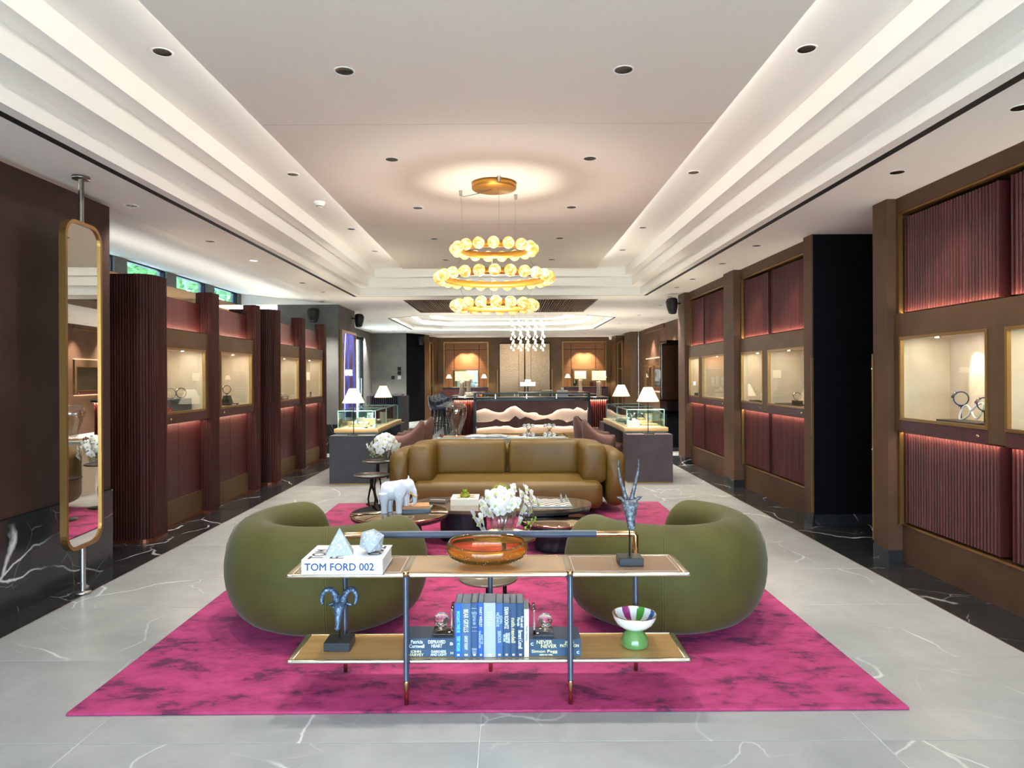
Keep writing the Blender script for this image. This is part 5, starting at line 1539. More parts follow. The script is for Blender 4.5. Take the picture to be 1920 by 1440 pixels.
for s in (-1, 1):
    pts = []; rad = []
    for k in range(40):
        u = k / 39
        pts.append((s * (.013 + .034 * math.sin(u * 1.7) ** 1.2), .012 + .012 * math.sin(u * 3), .02 + .185 * u)); rad.append((.0078 * (1 - u) ** .6 + .0024) * (1 + .10 * math.sin(u * 95)))
    MB().tube([(p[0], p[1], p[2] + .275) for p in pts], rad, 10).build('horn', silverb, t)
    e = MB().loft([[(s * (.022 + .038 * u), .004 - .004 * u + w_ * .3, .292 + .018 * u + v) for (w_, v) in ((0, .010 * q), (.006 * q, 0), (0, -.010 * q), (-.006 * q, 0))] for u, q in ((0, .5), (.35, 1), (.7, .8), (1, .12))])
    e.build('ear', silverb, t)
t = thing('ram_head', 'blue grey ram head with curled horns on a rod stand, lower shelf', 'sculpture', (-.785, 3.165, ZL_))
MB().rbox(-.06, .06, -.055, .055, 0, .04, .002, 1, False).build('block_base', blackwood, t)
MB().tube([(0, 0, .04), (0, 0, .11)], .004, 8).build('rod', blackmetal, t)
m = head_mesh(MB(), 1.12); o = m.build('head', bluebronze, t, (0, 0, .205)); mod(o, 'SUBSURF', levels=1, render_levels=1)
for s in (-1, 1):
    key = [(.012, .012, .205), (.020, .016, .228), (.033, .018, .250), (.052, .014, .262), (.070, .006, .256), (.080, -.004, .236), (.078, -.012, .214), (.070, -.018, .202)]
    pts = []; rad = []
    for i in range(len(key) - 1):
        for k in range(6):
            t_ = k / 6; p0, p1, p2, p3 = [Vector(key[min(max(q, 0), len(key) - 1)]) for q in (i - 1, i, i + 1, i + 2)]
            p = .5 * (2 * p1 + (p2 - p0) * t_ + (2 * p0 - 5 * p1 + 4 * p2 - p3) * t_ ** 2 + (3 * p1 - p0 - 3 * p2 + p3) * t_ ** 3)
            u = (i + t_) / (len(key) - 1)
            pts.append((s * p.x, p.y, p.z)); rad.append((.0145 * (1 - u) ** .55 + .004) * (1 + .08 * math.sin(u * 75)))
    MB().tube(pts, rad, 12).build('horn', bluebronze, t)
    e = MB().loft([[(s * (.024 + .036 * u), .006 + w_ * .3, .200 - .008 * u + v) for (w_, v) in ((0, .009 * q), (.006 * q, 0), (0, -.009 * q), (-.006 * q, 0))] for u, q in ((0, .5), (.35, 1), (.7, .8), (1, .15))])
    e.build('ear', bluebronze, t)

# ---------------------------------------------------------------- white porcelain elephant
porc = M('white_porcelain', '#e8ecf4', .08, 0, coat=.8)
el = thing('elephant_figurine', 'glossy white porcelain elephant with gold tusks on the round table', 'figurine', (-.885, 5.40, .38))
m = MB()
def ell(cx, cz, ry, rz, cyy=0, n=18): return [(cx, cyy + ry * math.cos(2 * PI * k / n), cz + rz * math.sin(2 * PI * k / n)) for k in range(n)]
m.loft([ell(-.125, .165, .02, .03), ell(-.118, .17, .045, .058), ell(-.09, .175, .062, .072), ell(-.05, .172, .070, .075), ell(0, .175, .072, .078), ell(.04, .188, .068, .074), ell(.07, .20, .055, .062), ell(.09, .21, .03, .04)])
m.sphere((.098, 0, .215), .052, 18, 12, .9, .85, 1.05); m.sphere((.112, 0, .185), .036, 14, 10, .9, .8, 1.2)
m.tube([(.118, 0, .20), (.138, 0, .165), (.146, 0, .125), (.146, 0, .09), (.138, 0, .068), (.126, 0, .062), (.118, 0, .072)], [.032, .026, .021, .017, .014, .012, .010], 12)
for (x, y, b) in ((-.095, -.038, .012), (-.062, .040, -.0), (.025, -.038, .0), (.066, .036, .008)):
    m.tube([(x, y, .16), (x + .004, y, .09), (x + b * .4, y, .045), (x + b * .4, y, .012), (x + b * .4, y, 0)], [.043, .031, .025, .027, .028], 14)
m.tube([(-.126, 0, .185), (-.138, 0, .14), (-.140, 0, .09), (-.137, 0, .065)], [.010, .007, .005, .008], 8)
o = m.build('body', porc, el); mod(o, 'REMESH', mode='VOXEL', voxel_size=.0045); mod(o, 'SMOOTH', iterations=8, factor=.6)
o.modifiers[0].use_smooth_shade = True
for s in (-1, 1):
    rings = []
    for (u, hgt, off) in ((0, .3, 0), (.15, .8, .012), (.4, 1.05, .026), (.7, 1.0, .036), (.92, .7, .040), (1, .25, .040)):
        x = .086 - .095 * u
        rings.append([(x, s * (.040 + off + tk), .204 - .012 * u + hgt * .060 * v - (.020 if v < 0 else 0) * hgt) for (v, tk) in ((1, 0), (.6, .005), (0, .006), (-.7, .005), (-1.15, 0), (-.7, -.003), (0, -.003), (.6, -.003))])
    e = MB().loft(rings); oo = e.build('ear', porc, el); fixn(oo); mod(oo, 'SUBSURF', levels=2, render_levels=2)
    MB().tube([(.118, s * .024, .168), (.133, s * .03, .142), (.155, s * .033, .128), (.172, s * .033, .130)], [.007, .006, .004, .0015], 8).build('tusk', M('gold_leaf', '#c98f2e', .2, 1), el)
    MB().sphere((.128, s * .038, .218), .0035, 8, 6).build('eye', porc, el)
MB().tube([(.095, 0, .262), (.097, 0, .282), (.094, 0, .292)], [.010, .006, .003], 8).build('topknot', porc, el)

# ---------------------------------------------------------------- coffee table objects
def magazine(loc, w, d, h, c, lab, rz, group=None): return flat_book(loc, w, d, h, M('cover_' + c.strip('#'), c, .4), lab, rz, group, True, 'magazine')
magazine((-.735, 5.47, .38), .22, .165, .016, '#5f6f84', 'bottom blue grey magazine of the pile beside the elephant', R(6), 'magazines beside the elephant')
magazine((-.73, 5.475, .396), .225, .165, .014, '#7d8a8c', 'middle grey magazine of the pile beside the elephant', R(-3), 'magazines beside the elephant')
mg = magazine((-.74, 5.465, .41), .215, .165, .02, '#c08a5f', 'orange brown magazine on top of the pile beside the elephant', R(10), 'magazines beside the elephant')
MB().tube([(.02 + .05 * math.cos(a), .01 + .04 * math.sin(a), .0203) for a in [k * PI / 8 for k in range(13)]], .0012, 4).build('cover_drawing', M('cover_ink', '#8a4a2c', .5), mg)
b1 = magazine((-.64, 6.20, .32), .22, .24, .014, '#4a413c', 'dark brochure with white scroll print on the oval table', R(-14))
q = MB()
for k in range(5): q.tube([(-.06 + .03 * k + .012 * math.cos(a), .0 + .014 * math.sin(a + k), .0143) for a in [j * PI / 5 for j in range(11)]], .0013, 4)
q.build('scroll_print', M('print_e6ebf0'), b1)
wb_ = flat_book((-.385, 6.12, .32), .245, .26, .055, M('ivory_cover', '#e9e1d0', .4), 'thick ivory book carrying the green frog on the oval table')
for (x_, y_, c) in ((-.06, .04, '#a8682f'), (.06, .05, '#8a4526'), (.065, -.03, '#9a5a2a'), (-.055, -.05, '#b08a3a')):
    MB().lathe([(0, .0551), (.024, .0551), (.024, .0555), (0, .0555)], 20, (x_, y_, 0)).build('cover_medallion', M('medal_' + c.strip('#'), c, .5), wb_)
jade = M('green_art_glass', '#8a9a2a', .08, 0, trans=.45, ior=1.4, c2='#b5bf3f', scale=12)
t = thing('green_frog', 'small green glass frog on the ivory book', 'figurine', (-.385, 6.08, .375))
m = MB().sphere((0, 0, .028), .032, 16, 10, 1, .9, .85); m.sphere((0, -.012, .055), .022, 14, 8, 1.1, 1, .8)
for s in (-1, 1):
    m.sphere((s * .015, -.014, .072), .008, 10, 6); m.sphere((s * .03, .004, .016), .017, 10, 8); m.tube([(s * .022, -.02, .04), (s * .036, -.03, .045), (s * .034, -.035, .052)], [.008, .006, .005], 8)
o = m.build('frog', jade, t); mod(o, 'REMESH', mode='VOXEL', voxel_size=.0035); o.modifiers[0].use_smooth_shade = True; mod(o, 'SMOOTH', iterations=3)
t = thing('green_glass_ring', 'yellow green glass ring sculpture behind the orchids on the oval table', 'sculpture', (-.07, 6.22, .32))
m = MB()
for j in range(3):
    m.tube([((.078 - .006 * j) * math.cos(a), -.03 + .03 * j + .014 * math.sin(2 * a), .075 + (.068 - .004 * j) * math.sin(a) * .95) for a in [2 * PI * k / 36 for k in range(36)]], .016, 10, False, True)
m.build('ring', jade, t)
# chess set
def check_mat():
    m = bpy.data.materials.new('chess_squares'); m.use_nodes = True
    nt = m.node_tree; N = nt.nodes.new; L = nt.links.new; p = nt.nodes['Principled BSDF']; p.inputs['Roughness'].default_value = .05
    tc = N('ShaderNodeTexCoord'); c = N('ShaderNodeTexChecker'); c.inputs['Scale'].default_value = 8; L(tc.outputs['Generated'], c.inputs['Vector'])
    mp = N('ShaderNodeMapping'); mp.inputs['Scale'].default_value = (1, 1, 0); L(tc.outputs['Generated'], mp.inputs[0]); L(mp.outputs[0], c.inputs['Vector'])
    c.inputs['Color1'].default_value = lin('#8c8374'); c.inputs['Color2'].default_value = lin('#d7dcdc'); L(c.outputs[0], p.inputs['Base Color'])
    return m
t = thing('chess_board', 'glass chess board on the right half of the oval table', 'chess board', (.36, 6.06, .32))
MB().rbox(-.19, .19, -.17, .17, 0, .012, .002, 1).build('glass_slab', M('pale_glass_slab', '#b9c6c6', .05, 0, coat=1), t)
MB().box(-.185, .185, -.165, .165, .0121, .0135).build('playing_field', check_mat(), t)
pieces = (('king', .052), ('queen', .046), ('bishop', .04), ('knight', .036), ('rook', .034), ('pawn', .03))
for k, (nm, h) in enumerate(pieces):
    x_, y_ = .36 + .115 + .045 * (k % 2), 6.06 + .10 - .045 * (k // 2)
    t = thing('chess_piece', 'clear glass chess %s near the right edge of the board' % nm, 'chess piece', (x_, y_, .3335), 0, 'glass chess pieces')
    MB().lathe([(0, 0), (.012, 0), (.012, .005), (.006, .01), (.005, h * .6), (.009, h * .7), (.009, h * .8), (.005, h * .9), (.004, h * 1.1), (0, h * 1.15)], 14).build('piece', M('silver_glass', '#aeb8ba', .08, .5), t)

# ---------------------------------------------------------------- orchids
petal_m = M('white_orchid_petal', '#e9e9e5', .6, 0, subsurf=.15)
def flower_mesh():
    m = MB()
    def petal(ang, ln, wd, cup, tilt):
        vs = []; nu, nv = 5, 4
        for i in range(nu + 1):
            u = i / nu; ww = wd * math.sin(PI * (.12 + .82 * u)) ** .8
            for j in range(nv + 1):
                v = j / nv * 2 - 1
                x = v * ww; y = u * ln; z = cup * (u * u) - .5 * cup * v * v + tilt * u
                vs.append((x * math.cos(ang) - y * math.sin(ang), x * math.sin(ang) + y * math.cos(ang), z))
        n = nv + 1
        m.add(vs, [(i * n + j, i * n + j + 1, (i + 1) * n + j + 1, (i + 1) * n + j) for i in range(nu) for j in range(nv)], True)
    for a in (70, -70): petal(R(a), .042, .024, .006, .004)
    for a in (0, 140, -140): petal(R(a), .038, .014, .002, -.003)
    return m.mesh('flower', petal_m)
FL = flower_mesh()
LIP = MB().sphere((0, .0, .006), .006, 8, 5).sphere((0, -.008, .01), .0045, 8, 5).mesh('flower_lip', M('green_yellow_lip', '#b9c86a', .6))
bud_m = M('green_orchid_bud', '#93b02f', .5); stem_m = M('orchid_stem', '#5c4a24', .6); gstem = M('green_orchid_stem', '#7f9a35', .6)
def orchid(base, vase_h, rt, rb, flowers, buds, stems, lab_v, lab_p, sc=1.0):
    v = thing('crystal_vase', lab_v, 'vase', base, 0, 'fluted crystal vases')
    MB().lathe([(0, 0), (rb * .96, 0), (rb, .006), (rb + (rt - rb) * .55, vase_h * .5), (rt, vase_h), (rt - .006, vase_h), (rb + (rt - rb) * .5 - .007, vase_h * .5), (rb - .012, .018), (0, .016)], 48, (0, 0, 0), True, 1, 1,
               lambda a, z: 1 + .035 * math.cos(16 * a)).build('vase_body', vaseglass, v)
    p = thing('orchid_arrangement', lab_p, 'flowers', (base[0], base[1], base[2]), 0, 'white orchids in crystal vases')
    b = Vector(base); rnd = random.Random(int(base[1] * 100))
    for (px, py, dy) in flowers:
        w_ = Vector(at(px, py, base[1] + dy)) - b
        o = bpy.data.objects.new('flower', FL); col.objects.link(o); o.parent = p; o.location = w_
        d = Vector((w_.x * 2.2 + rnd.uniform(-.05, .05), -.10 + dy * .5 + rnd.uniform(-.04, .04), (w_.z - vase_h * 1.25) * .9 + rnd.uniform(-.03, .06)))
        o.rotation_euler = (d.to_track_quat('Z', 'Y') @ Matrix.Rotation(rnd.uniform(-.5, .5), 4, 'Z').to_quaternion()).to_euler()
        s = sc * rnd.uniform(.88, 1.12); o.scale = (s, s, s)
        l = bpy.data.objects.new('flower_lip', LIP); col.objects.link(l); l.parent = o
    sm_ = MB()
    for st in stems:
        pts = [Vector((0, 0, .03))] + [Vector(at(px, py, base[1] + dy)) - b for (px, py, dy) in st]
        sp = []
        for i in range(len(pts) - 1):
            for k in range(5):
                t_ = k / 5; p0, p1, p2, p3 = pts[max(i - 1, 0)], pts[i], pts[i + 1], pts[min(i + 2, len(pts) - 1)]
                sp.append(.5 * (2 * p1 + (p2 - p0) * t_ + (2 * p0 - 5 * p1 + 4 * p2 - p3) * t_ ** 2 + (3 * p1 - p0 - 3 * p2 + p3) * t_ ** 3))
        sp.append(pts[-1]); sm_.tube(sp, .0026 * sc, 6)
    sm_.build('stems', stem_m, p)
    for (px, py, dy, rr) in buds:
        w_ = Vector(at(px, py, base[1] + dy)) - b
        MB().sphere((0, 0, 0), rr, 8, 6, 1, 1, 1.35).build('bud', bud_m, p, w_)
    gs = MB()
    for a in range(len(buds) - 1):
        w0 = Vector(at(*buds[a][:2], base[1] + buds[a][2])) - b; w1 = Vector(at(*buds[a + 1][:2], base[1] + buds[a + 1][2])) - b
        if (w0 - w1).length < .08: gs.tube([w0, (w0 + w1) / 2 + Vector((.006, 0, .004)), w1], .0016, 5)
    gs.build('bud_stalks', gstem, p)
fl1 = [(905, 943, -.02), (917, 932, -.06), (931, 926, -.03), (945, 936, -.09), (930, 947, -.11), (911, 958, -.08), (950, 953, -.10), (937, 959, -.11), (956, 929, 0), (967, 943, -.05), (977, 926, 0), (986, 918, .02), (995, 928, .03), (999, 939, 0), (1009, 945, .02),
       (963, 917, .06), (904, 973, -.08), (890, 968, -.06), (898, 982, -.08), (980, 956, -.03), (994, 957, .02), (973, 978, -.07), (911, 996, -.08), (925, 940, -.02), (940, 920, .06), (920, 962, -.12), (908, 950, -.12), (958, 946, -.1), (985, 935, -.03)]
bd1 = [(997, 974, 0, .006), (1003, 976, 0, .006), (991, 981, -.02, .008), (985, 990, -.02, .008), (991, 996, -.02, .007), (995, 986, -.02, .006), (1004, 971, .0, .007), (996, 998, -.02, .005)]
st1 = [[(955, 950, 0), (975, 935, 0), (992, 938, 0), (1000, 960, 0), (997, 974, 0)], [(930, 952, -.02), (915, 955, -.05), (902, 972, -.06), (890, 970, -.06)], [(945, 945, 0), (950, 930, .02), (960, 920, .05)],
       [(960, 955, -.02), (972, 962, -.03), (984, 972, -.02), (991, 985, -.02)], [(948, 945, -.05), (940, 935, -.06)]]
orchid((-.038, TAY, TAZ + .004), .158, .088, .062, fl1, bd1, st1, 'fluted crystal vase on the side table between the armchairs', 'white orchids with green buds between the armchairs', 1.12)
fl2 = [(698, 834, -.05), (705, 826, 0), (714, 821, -.05), (722, 824, -.08), (731, 828, -.04), (740, 830, 0), (746, 838, -.02), (700, 845, -.05), (709, 836, -.1), (718, 833, -.12), (728, 838, -.12), (738, 842, -.08), (694, 842, -.02),
       (712, 846, -.12), (742, 850, -.05), (690, 838, .02), (720, 818, .03), (733, 820, .05)]
bd2 = [(697, 850, -.1, .006), (701, 853, -.1, .006), (694, 853, -.1, .006), (699, 857, -.1, .006), (705, 856, -.1, .006), (712, 853, -.12, .006), (716, 855, -.12, .006)]
st2 = [[(715, 845, 0), (705, 838, 0), (695, 840, 0)], [(720, 845, 0), (728, 832, 0), (740, 835, 0)], [(717, 843, 0), (716, 828, 0)]]
orchid((-1.43, 7.72, .504), .165, .10, .07, fl2, bd2, st2, 'fluted crystal vase on the side table beside the sofa', 'white orchids left of the sofa', 1.45)

# ---------------------------------------------------------------- objects on the sofa table
clearvase = blownglass
t = thing('glass_vase', 'large clear bulb shaped glass vase behind the sofa', 'vase', (ax(856, 8.7, 790), 8.72, .684))
MB().lathe([(0, 0), (.058, 0), (.06, .012), (.055, .025), (.07, .09), (.105, .2), (.133, .29), (.138, .34), (.125, .385), (.09, .42), (.05, .437), (.028, .44),
            (.028, .436), (.05, .432), (.088, .415), (.121, .382), (.133, .34), (.128, .29), (.1, .2), (.065, .09), (.04, .04), (0, .03)], 48).build('vase_body', clearvase, t)
t = thing('serving_tray', 'brass edged tray under the glass vase on the sofa table', 'tray', (ax(857, 8.7, 815), 8.72, .68))
MB().rbox(-.18, .18, -.13, .13, 0, .004, .001, 1).build('tray_plate', M('tray_wood', '#a9825a', .3), t)
h_ = MB()
for k in range(5): h_.sphere((-.185 + .012 * (k % 2) - .006 * k, -.1 + .012 * k, .012 + .012 * (k % 3)), .012, 10, 6)
h_.build('beaded_handle', M('red_brown_bead', '#6d3a2c', .2, .3), t)
t = thing('open_book', 'open picture book lying on the sofa table', 'book', (ax(912, 8.7, 815), 8.68, .68))
for s in (-1, 1):
    rings = []
    for k in range(9):
        u = k / 8; x = s * u * .265; zt = .022 * math.sin(PI * (u * .75 + .18)) + .004
        rings.append([(x, -.15, .002), (x, .15, .002), (x, .15, zt), (x, -.15, zt)])
    MB().loft(rings).build('page_block', M('open_page', '#d8d6d2', .6, c2='#9a9690', scale=7), t)
MB().box(-.27, .27, -.155, .155, 0, .002).build('cover', M('book_cover_0'), t)
def jack(px, lab):
    t = thing('crystal_jack', lab, 'ornament', (ax(px, 8.7, 810), 8.7, .68), 0, 'crystal ball ornaments on the sofa table')
    r = .027; hub = Vector((0, 0, .082)); m = MB()
    pos = [Vector((.055, -.03, r)), Vector((-.055, -.03, r)), Vector((0, .055, r)), Vector((.05, -.03, .138)), Vector((-.05, -.03, .138)), Vector((0, .05, .138))]
    for p in pos:
        MB().sphere((0, 0, 0), r, 16, 10).build('crystal_ball', M('crystal_ball_glass', '#ffffff', .0, 0, trans=1, ior=1.5), t, p)
        m.tube([hub, p + (hub - p).normalized() * r * .9], .006, 8)
    MB().sphere((0, 0, 0), .02, 14, 8).build('crystal_ball', M('crystal_ball_glass'), t, hub)
    m.build('brass_link', brass, t)
jack(991, 'crystal ball cluster nearer the open book on the sofa table')
jack(1030, 'crystal ball cluster at the right end of the sofa table')
MBt = thing('beaded_handle_tray', 'short beaded handle at the right end of the sofa table', 'ornament', (ax(1057, 8.7, 815), 8.66, .68))
hh = MB()
for k in range(4): hh.sphere((.012 * k, -.006 * k, .014 + .018 - .008 * k), .013, 10, 6)
hh.build('beads', M('red_brown_bead'), MBt)
# ================================================================ WATCHES AND DISPLAY PROPS
def watch_mesh_parts(t, z, rs=1.0, strap='#2c3f5e', case='#b9b4ac', yaw=0):
    """a watch strapped in a loop standing upright; loop lies in local XZ"""
    r = .034 * rs
    pts = [(r * math.cos(a), 0, z + r * math.sin(a) * 1.08) for a in [2 * PI * k / 28 for k in range(28)]]
    m = MB(); n = len(pts); hw = .011 * rs; th = .003 * rs
    rings = []
    for k in range(n):
        a = 2 * PI * k / n; c, s = math.cos(a), math.sin(a)
        rings.append([(c * (r + q), y, z + s * (r + q) * 1.08) for q, y in ((-th, -hw), (th, -hw), (th, hw), (-th, hw))])
    rings.append(rings[0]); m.loft(rings, cap=False)
    o = m.build('strap', M('strap_' + strap.strip('#'), strap, .45), t, (0, 0, 0), (0, 0, yaw))
    a = R(150); c = Vector((math.cos(a), 0, math.sin(a)))
    q = MB().lathe([(0, -.004 * rs), (.018 * rs, -.004 * rs), (.021 * rs, 0), (.021 * rs, .005 * rs), (.018 * rs, .009 * rs), (0, .009 * rs)], 24)
    k = q.build('watch_case', M('case_' + case.strip('#'), case, .2, .9), o, (c.x * (r + .002), 0, z + c.z * (r + .002) * 1.08), c.to_track_quat('Z', 'Y').to_euler())
    return o
def watch(loc, label, group, strap='#23324a', case='#b9b4ac', stand=.0, rs=1.0, yaw=0):
    t = thing('watch', label, 'watch', loc, 0, group)
    if stand:
        MB().tube([(0, 0, 0), (0, 0, stand)], .004, 8).build('stand_rod', blackmetal, t)
        MB().box(-.012, .012, -.012, .012, stand - .004, stand + .002).build('stand_cradle', blackmetal, t)
    watch_mesh_parts(t, stand + .034 * rs * 1.08 + .004 * rs, rs, strap, case, yaw)
    return t
NZ = 1.113   # niche floor
def prop(name, loc, parts, label, cat, group=None, rz=0):
    t = thing(name, label, cat, loc, rz, group)
    for nm, mb, mat in parts: mb.build(nm, mat, t)
    return t
darktray = M('dark_display_tray', '#3a2c28', .4)
# --- near right niche
prop('display_tray', (3.20, 4.74, NZ), [('tray', MB().rbox(-.09, .09, -.22, .22, 0, .016, .002, 1, False), darktray)], 'dark tray under the watches in the nearest right niche', 'tray')
watch((3.20, 4.82, NZ + .016), 'blue strapped watch on a rod stand in the nearest right niche', 'watches in the nearest right niche', '#2a3c5c', '#8d8a80', .10, 1.3, R(-33))
watch((3.19, 4.57, NZ + .016), 'black and orange strapped watch beside the white ribbon sculpture', 'watches in the nearest right niche', '#2a2a2e', '#b8a98a', .075, 1.2, R(-33))
t = thing('ribbon_sculpture', 'white looping ribbon sculpture in the nearest right niche', 'sculpture', (3.19, 4.70, NZ + .016))
m = MB(); P = []
for k in range(48):
    u = 2 * PI * k / 48
    P.append((.02 * math.sin(2 * u), -.11 * math.cos(u) * (1 if math.cos(u) > 0 else 1.0), .055 + (.05 * math.sin(2 * u) if math.cos(u) < 0 else .052 * math.sin(2 * u)) + .02 * (math.cos(u) > 0)))
lo = min(p[2] for p in P) - .007
m.tube([(p[0], p[1], p[2] - lo) for p in P], .007, 8, False, True); m.build('ribbon', M('white_lacquer', '#f4f2ee', .3), t)
# --- other right niches
prop('display_tray', (3.16, 7.60, NZ), [('board', MB().rbox(-.1, .1, -.24, .24, 0, .018, .002, 1, False), darktray), ('block', MB().rbox(-.04, .04, -.2, -.1, .018, .06, .002, 1, False), M('brown_block', '#4a3228', .5))],
     'dark board in the niche just beyond the passage', 'tray')
watch((3.16, 7.45, NZ + .06), 'steel watch in the niche just beyond the passage', 'watches in the right niches', '#6f6a62', '#cfcac0', 0, 1.1, R(-25))
prop('display_tray', (3.13, 8.48, NZ), [('tray', MB().rbox(-.1, .1, -.1, .1, 0, .026, .004, 2), darktray), ('card', MB().box(-.03, .03, -.09, -.085, .026, .11), M('white_card', '#e2dfd8', .6))], 'brown tray with a white card in a right niche', 'tray')
prop('display_box', (3.10, 11.06, NZ), [('box', MB().rbox(-.05, .05, -.1, .1, 0, .05, .003, 1, False), M('olive_grey_box', '#7d7662', .6))], 'low olive grey box in the last right niche', 'box')
prop('display_box', (3.10, 10.86, NZ), [('box', MB().rbox(-.05, .05, -.08, .08, 0, .09, .003, 1, False), M('pale_grey_box', '#c9c6be', .6))], 'pale grey box in the last right niche', 'box')
# --- left niches
greybox = M('grey_display_box', '#55555a', .5)
prop('display_box', (-3.42, 6.97, NZ), [('box', MB().rbox(-.1, .1, -.25, .2, 0, .125, .003, 1, False), greybox), ('emblem', MB().lathe([(0, 0), (.012, 0), (.012, .002), (0, .002)], 12, (.0, .05, .125)), M('white_card'))],
     'long grey box carrying two watches in the nearest left niche', 'box')
watch((-3.40, 6.88, NZ + .125), 'steel bracelet watch nearer the viewer in the nearest left niche', 'watches in the left niches', '#8f8a84', '#d5d0c8', .0, 1.4, R(26))
watch((-3.40, 7.11, NZ + .125), 'dark strapped watch farther from the viewer in the nearest left niche', 'watches in the left niches', '#4a3a34', '#c9c2b8', .0, 1.35, R(26))
t = prop('red_card', (-3.28, 6.62, NZ), [('card', MB().rbox(-.006, .006, -.045, .045, 0, .05, .002, 1, False), M('red_card_face', '#a8392c', .5))], 'small red sign card in the nearest left niche', 'card')
MB().tube([(.0065, -.02, .02), (.0065, -.012, .03), (.0065, -.006, .02), (.0065, .004, .028), (.0065, .012, .02), (.0065, .02, .026)], .0012, 4).build('white_script', M('white_card'), t)
riser = M('black_riser', '#1d1a19', .35)
prop('display_riser', (-3.40, 8.28, NZ), [('step', MB().rbox(-.08, .08, -.10, .14, 0, .022, .002, 1, False), riser), ('pyramid', MB().loft([[(-.05, -.07, .022), (.05, -.07, .022), (.05, .05, .022), (-.05, .05, .022)], [(-.03, -.05, .12), (.03, -.05, .12), (.03, .03, .12), (-.03, .03, .12)]], True, False), riser),
     ('name_strip', MB().box(.0801, .0808, -.06, .06, .007, .015), M('white_card'))], 'black stepped riser in the second left niche', 'riser')
watch((-3.40, 8.26, NZ + .12), 'watch standing on the black riser in the second left niche', 'watches in the left niches', '#4a4440', '#cfc8be', .02, 1.3, R(24))
prop('display_tray', (-3.38, 10.15, NZ), [('lower', MB().rbox(-.08, .08, -.13, .13, 0, .04, .004, 2), M('orange_wood', '#b0713f', .4)), ('upper', MB().rbox(-.07, .07, -.15, .18, .04, .06, .004, 2), M('orange_wood')),
     ('papers', MB().rbox(-.05, .05, -.1, .05, .06, .10, .006, 2), M('pale_grey_box'))], 'stepped orange wood tray in the third left niche', 'tray')
prop('display_tag', (-3.35, 11.6, NZ), [('tag', MB().rbox(-.006, .006, -.035, .035, 0, .085, .002, 1, False), M('dark_tag', '#4a4a50', .4))], 'small dark upright tag in the last left niche', 'tag')

# ---------------------------------------------------------------- inside the glass desks
palewood = M('pale_prop_wood', '#d3a877', .45); taupe = M('taupe_suede_prop', '#b5a294', .7); stonep = M('pale_stone_prop', '#c9c0b2', .7)
DZ = .733
def wedge(a, b, h): return MB().add([(-a, -b, 0), (a, -b, 0), (a, b, 0), (-a, b, 0), (-a * .8, -b * .1, h), (a * .8, -b * .1, h), (a * .8, b * .4, h), (-a * .8, b * .4, h)], [(0, 3, 2, 1), (4, 5, 6, 7), (0, 1, 5, 4), (1, 2, 6, 5), (2, 3, 7, 6), (3, 0, 4, 7)])
gdl, gdr = 'props in the left desk case', 'props in the right desk case'
xl = -2.105
for k, (dx, y, lab) in enumerate(((-.02, 9.85, 'low orange wood tray nearest the viewer in the left desk case'), (.12, 10.75, 'wood tray in the middle of the left desk case'), (.13, 11.15, 'low wood tray at the far end of the left desk case'))):
    prop('watch_tray', (xl + dx, y, DZ), [('tray', MB().rbox(-.16 + .06 * (k > 0), .16 - .06 * (k > 0), -.09, .09, 0, .028 + .02 * (k == 1), .004, 2), palewood)], lab, 'tray', gdl)
for k, (dx, y, h, lab) in enumerate(((-.1, 9.85, .028, 'left taupe cushion on the near tray of the left desk'), (.0, 9.85, .028, 'middle taupe cushion on the near tray of the left desk'), (.09, 9.85, .028, 'right taupe cushion on the near tray of the left desk'))):
    prop('watch_cushion', (xl + dx - .02, y, DZ + h), [('cushion', MB().lathe([(0, 0), (.04, 0), (.042, .02), (.03, .04), (0, .045)], 20), taupe)], lab, 'cushion', gdl)
prop('display_block', (xl + .02, 10.35, DZ), [('block', MB().rbox(-.09, .09, -.06, .06, 0, .085, .003, 1, False), palewood)], 'tall pale wood block in the middle of the left desk case', 'block', gdl)
prop('display_block', (xl - .16, 10.5, DZ), [('block', MB().rbox(-.05, .05, -.05, .05, 0, .09, .003, 1, False), taupe)], 'taupe block at the left of the left desk case', 'block', gdl)
prop('display_block', (xl + .13, 10.45, DZ), [('block', MB().rbox(-.035, .035, -.03, .03, 0, .05, .003, 1, False), M('grey_prop', '#8d857b', .6))], 'small grey block beside the tall wood block in the left desk case', 'block', gdl)
prop('display_card', (xl + .17, 10.6, DZ), [('card', MB().rbox(-.05, .05, -.006, .006, 0, .17, .003, 1, False), taupe)], 'upright taupe card at the right of the left desk case', 'card', gdl)
prop('display_block', (xl - .21, 10.1, DZ), [('block', MB().rbox(-.06, .05, -.05, .05, 0, .06, .003, 1, False), palewood)], 'pale wood block at the left glass of the left desk case', 'block', gdl)
prop('display_card', (xl - .03, 10.6, DZ), [('card', MB().rbox(-.05, .05, -.02, .02, 0, .16, .003, 1, False), M('grey_green_glass', '#7f8f8f', .2))], 'grey upright card in the left desk case', 'card', gdl)
watch((xl + .03, 10.35, DZ + .085), 'steel watch on the tall wood block in the left desk', 'watches in the left desk', '#2a2a2c', '#cfcac4', 0, .95, R(10))
watch((xl + .13, 10.75, DZ + .048), 'steel watch on the middle tray in the left desk', 'watches in the left desk', '#3a3632', '#d2cdc4', 0, .95, R(15))
watch((xl + .14, 11.15, DZ + .028), 'watch on the far tray in the left desk', 'watches in the left desk', '#3a3632', '#d2cdc4', 0, .95, R(15))
prop('remote_control', (xl + .1, 9.62, DZ), [('handset', MB().rbox(-.02, .02, -.045, .045, 0, .012, .003, 2), M('remote_black', '#2f3842', .4))], 'small dark handset at the near glass of the left desk case', 'remote', None, R(25))
xr = 1.915
